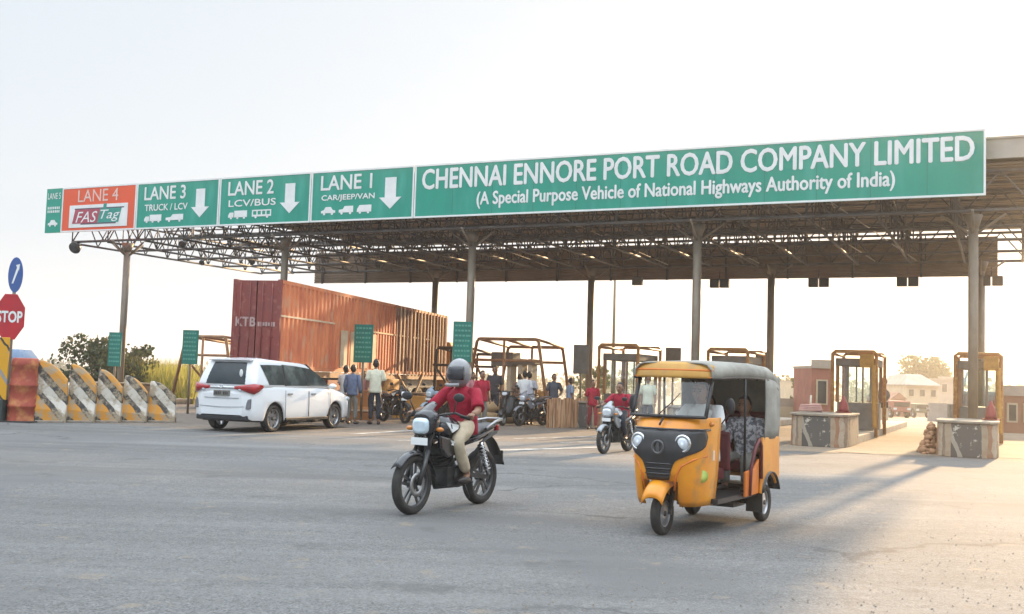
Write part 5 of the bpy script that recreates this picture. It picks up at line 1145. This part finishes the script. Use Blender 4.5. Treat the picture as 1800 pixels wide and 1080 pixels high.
yblock(722, 736, 'faded yellow concrete barrier right of the parked dark motorcycle', 1.15, .78, M['blockyellow'])
yblock(800, 740, 'ochre concrete barrier just left of the helmeted rider', 1.2, .7, M['blockyellow'])
yblock(876, 728, 'ochre concrete barrier behind the dark scooter', 1.3, .85, M['blockyellow'])
yblock(1122, 742, 'pale ochre concrete barrier between the far motorcyclist and the rickshaw', 1.0, .75, mat('pale_ochre_block', (.55, .38, .2), .75, (.42, .26, .12), 3, bump=.2))
yblock(690, 726, 'ochre concrete barrier under the container side behind the parked dark motorcycle', 1.2, .8, M['blockyellow'])
yblock(634, 738, 'faded orange concrete barrier between the two groups of men by the car', .7, .95, mat('faded_orange_block', (.45, .19, .05), .7, (.36, .14, .05), 3, bump=.2))
# things on the islands
def cone(u, v, z, label, h=.5):
    c = UV(u, v, z); t = thing('traffic_cone', label, 'cone', c, 0); mb = MB(); mb.lathe([(0, .03), (.15, .03), (.13, .1), (.11, h*.55), (.05, h*.8), (.03, h), (0, h)], (0, 0, 0), (0, 0, 1), 18); mb.build('cone_body', M['redplastic'], t); mb = MB(); mb.box((0, 0, .016), (.34, .34, .03)); mb.build('cone_base', M['redplastic'], t, bevel=.008)
cone(26.75, -.9, .845, 'dark red cone on the nose of the island left of the open lane', .44)
cone(30.35, -2.2, .845, 'dark red cone beside the rightmost column', .46)
c = UV(26.1, -2.2, .842); t = thing('rope_coil', 'pinkish coil of hose lying on the island nose left of the open lane', 'hose', c, 0)
for k_ in range(1): mb = MB(); mb.tube([(.3*(1-.04*i/10)*math.cos(i*.45), .22*math.sin(i*.45), .04 + .003*i) for i in range(60)], .03, 6); mb.build('coil', mat('pink_hose', (.5, .28, .24), .7), t)
mb = MB(); mb.tube([(.0, .05, .05), (.02, .05, .45)], .025, 8); mb.build('nozzle', M['creamwall'], t)
p = at(1768, 764); t = thing('boom_barrier', 'leaning white barrier arm at the right of the rightmost island', 'boom barrier', (p.x-.3, p.y+4, 0), 0)
mb = MB(); mb.box((0, 0, .5), (.28, .28, 1.0)); mb.build('cabinet', M['signback'], t, bevel=.03); mb = MB(); mb.bar((0, -.17, .5), (.55, -.17, 2.3), .09, .05); mb.build('arm', M['signwhite'], t)
# rubble heap at the rightmost island's foot
mb = MB(); rnd = random.Random(5)
for k_ in range(190): a = rnd.uniform(0, 6.28); r = rnd.uniform(0, .5); s = rnd.uniform(.04, .10); c = UV(29.02 + r*.5*math.cos(a), -2.4 + 1.2*math.sin(a)*r*2, 0); mb.ball((c.x, c.y, s*.5 + rnd.random()*max(0, .75-r*1.5)), (s*1.2, s, s*.8), 7, 5)
tag(mb.build('rubble', mat('brown_rubble', (.40, .22, .12), .9, (.28, .15, .08), 8)), 'brown rubble heaped along the left foot of the rightmost island', 'rubble', None, 'stuff')

# loose gravel and scraps on the road
mb = MB(); rnd = random.Random(41)
for k_ in range(1500):
    if k_ < 900: p = at(rnd.uniform(900, 1800), rnd.uniform(840, 1080))
    else: p = at(rnd.uniform(0, 1800), rnd.uniform(790, 1080))
    s = rnd.choice((.003, .004, .006, .009)); c = Vector((p.x, p.y, .006 + s*.3)); q = [c + Vector((math.cos(a)*s*rnd.uniform(.7, 1.4), math.sin(a)*s*rnd.uniform(.7, 1.4), rnd.uniform(-.3, .1)*s)) for a in (0, 1.3, 2.5, 3.8, 5)]
    mb.add(q + [c + Vector((0, 0, s*.7))], [(i, (i+1) % 5, 5) for i in range(5)])
tag(mb.build('gravel', mat('gravel_stone', (.32, .26, .2), .9, (.18, .15, .12), 40)), 'loose gravel scattered over the road', None, None, 'stuff')
# ------------------------------------------------------------------ vegetation
def leaf_cloud(mb, c, r, n, s, rnd, squash=.8):
    c = Vector(c)
    for k_ in range(n):
        while True:
            q = Vector((rnd.uniform(-1, 1), rnd.uniform(-1, 1), rnd.uniform(-1, 1)))
            if .12 < q.length < 1: break
        q = q * (q.length ** -.35) if q.length > .1 else q
        p = c + Vector((q.x*r, q.y*r, q.z*r*squash)); a = Vector((rnd.gauss(0, 1), rnd.gauss(0, 1), rnd.gauss(0, .6))).normalized(); b = a.orthogonal().normalized(); b = Matrix.Rotation(rnd.uniform(0, 6.28), 3, a) @ b
        l = s*rnd.uniform(.6, 1.35); w = a.cross(b)*l*.38; mb.add([p, p + b*l*.5 + w, p + b*l, p + b*l*.5 - w], [(0, 1, 2, 3)])
def tree(name, label, loc, h, r, m, seed, n=26, leaves=70, s=.16, cat='tree', trunk=True, base=.3, squash=.8, group=None):
    rnd = random.Random(seed); t = thing(name, label, cat, loc, 0, group); tr = MB(); cr = MB()
    tr.tube([(0, 0, -.2), (.05*h*.3, .02, h*base), (.02, .05, h*.62)], [.035*h, .026*h, .012*h], 8)
    for k_ in range(n):
        a = rnd.uniform(0, 6.28); q = math.sqrt(rnd.uniform(.02, 1)); z = h*rnd.uniform(base, .93); k2 = 1 - .75*max(0, (z/h-.55)/.45)**1.5
        e = Vector((r*q*k2*math.cos(a), r*q*k2*math.sin(a), z)); st = Vector((.02, .02, min(h*.6, max(h*base*.6, z*.6))))
        tr.tube([st, lerp(st, e, .5) + Vector((0, 0, .05*h)), e], [.011*h, .007*h, .003*h], 5); leaf_cloud(cr, e, r*rnd.uniform(.2, .36), leaves, s, rnd, squash)
    tr.build('trunk', M['bark'], t); cr.build('crown', m, t); return t
p = atd(165, 44); tree('bush', 'wide dark leafy bush behind the striped barriers', (p.x+.1, 44, 0), 2.5, 2.2, M['leaf_dark'], 11, 44, 90, .17, 'bush', base=.12)
p = atd(245, 47); tree('bush', 'smaller dark bush just right of the leftmost column', (p.x, 47, 0), 2.5, 1.0, M['leaf_dark'], 12, 20, 80, .16, 'bush', base=.12)
p = atd(272, 50); tree('bush', 'small green bush at the edge of the yellow grass, left of the guard frame', (p.x, 50, 0), 1.9, .55, M['leaf'], 13, 12, 60, .14, 'bush', base=.1)
mb = MB(); rnd = random.Random(9)
for k_ in range(5200):
    px = rnd.uniform(205, 345); Y = rnd.uniform(43, 70); p = atd(px, Y); hh = rnd.uniform(.9, 2.0); a = rnd.uniform(0, 6.28); w = .05; z = gz(Y)
    e = Vector((p.x + rnd.gauss(0, .25), Y + rnd.gauss(0, .25), z + hh)); mb.add([(p.x - w*math.cos(a), Y - w*math.sin(a), z), (p.x + w*math.cos(a), Y + w*math.sin(a), z), e], [(0, 1, 2)])
tag(mb.build('tall_grass', M['leaf_yellow']), 'yellow green tall grass beyond the left barriers', 'grass', None, 'stuff')
p = atd(1045, 62); tree('bush', 'bright green bush seen between the plank fence and the far motorcyclist', (p.x, 62, gz(62)), 2.5, 1.3, M['leaf'], 21, 18, 60, .2, 'bush', base=.15)
# blue car roof behind the drum
p = atd(48, 34); t = thing('car', 'blue car mostly hidden behind the rusty drum, only its roof in view', 'car', (p.x-.55, 34, 0), R(5))
mb = MB(); E = lambda x, w, z0, z1: [Vector((x, -w, z0)), Vector((x, -w*1.02, (z0+z1)/2)), Vector((x, -w*.9, z1)), Vector((x, w*.9, z1)), Vector((x, w*1.02, (z0+z1)/2)), Vector((x, w, z0))]
mb.rings([E(-1.9, .75, .35, .95), E(-1.7, .8, .3, 1.02), E(1.1, .8, .3, 1.0), E(1.8, .75, .35, .85)]); mb.build('body', M['carblue'], t, bevel=.04)
mb = MB(); mb.rings([E(-1.75, .7, 1.0, 1.06), E(-1.4, .7, 1.0, 1.88), E(.4, .7, 1.0, 1.9), E(1.1, .7, 1.0, 1.06)]); mb.build('cabin', M['carblue'], t, bevel=.05)
mb = MB(); mb.box((-.5, -.70, 1.45), (1.5, .03, .45)); mb.build('window', M['darkglass'], t)
for c in (-1.2, 1.1):
    for sg in (-1, 1): wheel(t, (c, sg*.7, .3), .3, .18, .2, 5, 'wheel', axis=(0, sg, 0), n=18)

# ------------------------------------------------------------------ beyond the plaza on the right
M['hutred'] = mat('hut_red', (.34, .12, .09), .7, (.26, .09, .07), 1.5)
M['wallcream'] = mat('far_cream_wall', (.52, .44, .32), .85, (.44, .36, .26), 1.2)
M['wallgrey'] = mat('far_grey_wall', (.40, .34, .3), .85, (.3, .26, .22), 1)
M['hutblue'] = mat('hut_blue', (.16, .2, .28), .6)
M['brickred'] = mat('far_brick', (.32, .15, .10), .85, (.24, .12, .08), 1.5)
def bld(name, label, px0, px1, py_top, Y, depth, m, cat='building', wins=(2, 1), roof='flat', zb=None, rm=None):
    p0, p1 = atd(px0, Y), atd(px1, Y); g = gz(Y) if zb is None else zb; z1 = CAMZ + ray((px0+px1)/2, py_top).z*(Y/ray((px0+px1)/2, py_top).y); w = p1.x-p0.x; h = z1-g
    t = thing(name, label, cat, ((p0.x+p1.x)/2, Y, g), 0)
    wh = h if roof == 'flat' else h*.72
    mb = MB(); mb.box((0, depth/2, wh/2-.1), (w, depth, wh+.2)); mb.build('wall', m, t)
    mb = MB()
    if roof == 'flat': mb.box((0, depth/2, wh+.06), (w*1.06, depth*1.04, .12)); mb.box((0, .08, wh+.25), (w, .12, .28))
    elif roof == 'gable': mb.prism([(-w*.56, wh), (w*.56, wh), (0, h)], lambda u, v, d: (u, d, v), -.3, depth+.3)
    else: mb.rings([[Vector((w*.54*k_*sx, depth/2 + depth*.54*k_*sy, z)) for sx, sy in ((-1, -1), (1, -1), (1, 1), (-1, 1))] for k_, z in ((1, wh+.002), (1, wh+.12), (.45, h-.1), (.4, h))], smooth=False)
    mb.build('roof', rm or M['wallgrey'], t)
    nx, nz = wins
    for i in range(nx):
        for j in range(nz):
            x = (i+.5)/nx*w - w/2; z = wh*(j+.55)/nz; ww, hh = w/nx*.42, wh/nz*.42
            mb = MB(); mb.box((x, -.03, z), (ww+.14, .08, hh+.14)); fr = mb.build('window', M['wallcream'], t); mb = MB(); mb.box((x, -.075, z), (ww, .02, hh)); mb.build('pane', M['darkglass'], fr)
    return t
bld('hut', 'small red hut with blue windows just left of the open lane booth', 1427, 1462, 648, 47, 3, M['hutred'], 'hut', (1, 1), 'flat')
bld('house', 'cream house with a broad domed roof far down the lane', 1592, 1650, 658, 120, 9, M['wallcream'], 'house', (3, 2), 'hip', rm=M['wallgrey'])
bld('house', 'pale grey house right of the domed one, half behind the booth', 1650, 1690, 668, 135, 9, M['wallgrey'], 'house', (2, 2), 'flat')
bld('house', 'low brick red house left of the domed one at the lane end', 1566, 1592, 690, 105, 7, M['brickred'], 'house', (1, 1), 'gable', rm=M['brickred'])
bld('house', 'far pale house with flat roof between rickshaw and red hut', 1397, 1428, 672, 110, 8, M['wallcream'], 'house', (2, 2), 'flat')
bld('house', 'far brown low house at the rickshaw tail', 1362, 1396, 686, 120, 8, M['wallgrey'], 'house', (3, 1), 'gable', rm=M['brickred'])
bld('kiosk', 'brown kiosk with a flat roof at the right edge of the plaza', 1764, 1850, 697, 40, 4, M['brickred'], 'kiosk', (3, 1), 'flat')
bld('boundary_wall', 'long pale boundary wall behind the rickshaw and the red hut', 1362, 1452, 716, 50, .25, M['wallcream'], 'wall', (0, 0), 'flat')
bld('boundary_wall', 'low pale parapet wall along the lane below the round signs', 1532, 1562, 716, 52, .25, M['wallcream'], 'wall', (0, 0), 'flat')
bld('boundary_wall', 'long low wall along the right side of the far lane', 1634, 1700, 722, 58, .3, M['wallgrey'], 'wall', (0, 0), 'flat')
# far vehicles
def far_truck(px, Y, label, m, w=2.2, h=2.4, rz=0):
    p = atd(px, Y); t = thing('truck', label, 'truck', (p.x, Y, gz(Y)), rz); mb = MB(); mb.box((0, 2, .55+h*.5-.2), (w, 4.4, h-.55)); mb.build('cargo_body', m, t, bevel=.04)
    mb = MB(); mb.box((0, -.9, .5+h*.33), (w*.94, 1.3, h*.66)); cb_ = mb.build('cab', m, t, bevel=.08); mb = MB(); mb.box((0, -1.56, .5+h*.45), (w*.8, .03, h*.25)); mb.build('windscreen', M['darkglass'], cb_)
    for x in (-w*.42, w*.42):
        for y in (-.9, 3): wheel(t, (x, y, .45), .45, .24, .25, 5, 'wheel', axis=(math.copysign(1, x), 0, 0), n=16, steel=True)
        mb = MB(); mb.box((x*.85, -1.57, .75), (.25, .04, .16)); mb.build('headlight', M['lens'], t)
far_truck(1573, 84, 'red lorry coming down the far lane, left of the domed house', M['hutred'], 1.5, 1.3)
far_truck(1612, 96, 'dark green vehicle on the far lane before the domed house', mat('far_green', (.14, .14, .09), .5), 1.5, 1.2)
tree('tree', 'hazy round crowned tree rising behind the domed house', (atd(1618, 150).x, 150, gz(150)), 8.4, 4.6, M['leaf'], 31, 40, 60, .55, squash=.7)
tree('tree', 'hazy tree behind the far pale houses, right of the domed one', (atd(1668, 160).x, 160, gz(160)), 7.4, 3.2, M['leaf'], 32, 26, 50, .5)
tree('tree', 'hazy low tree behind the wall between rickshaw and red hut', (atd(1385, 130).x, 130, gz(130)), 4.6, 3.2, M['leaf_dark'], 33, 26, 50, .45, base=.15)
tree('tree', 'green tree beside the red hut', (atd(1415, 62).x, 62, gz(62)), 2.6, .9, M['leaf'], 34, 14, 50, .2, base=.2)
# far wood along the horizon
mb = MB(); rnd = random.Random(77)
for k_ in range(620):
    px = rnd.uniform(-300, 2150); Y = rnd.uniform(270, 420); p = atd(px, Y); hh = rnd.uniform(3.5, 8.5)*(1.0 if px > 1000 else .75)
    leaf_cloud(mb, (p.x, Y, gz(Y) + hh*.5), hh*.62, 16, 1.7, rnd, .85)
tag(mb.build('far_wood', M['leaf_dark']), 'hazy low wood along the horizon', 'wood', None, 'stuff')
# ------------------------------------------------------------------ air
mb = MB(); mb.box((0, 480, 8), (2000, 1100, 38)); hz = mb.build('haze', [])
hm = bpy.data.materials.new('dusty_haze'); hm.use_nodes = True; n = hm.node_tree; n.nodes.remove(n.nodes['Principled BSDF']); pv = n.nodes.new('ShaderNodeVolumePrincipled')
pv.inputs['Color'].default_value = (.97, .95, .92, 1); pv.inputs['Density'].default_value = .0009; pv.inputs['Anisotropy'].default_value = .6
n.links.new(pv.outputs[0], n.nodes['Material Output'].inputs['Volume']); hz.data.materials.append(hm); tag(hz, 'thin dusty haze in the air', None, None, 'stuff')
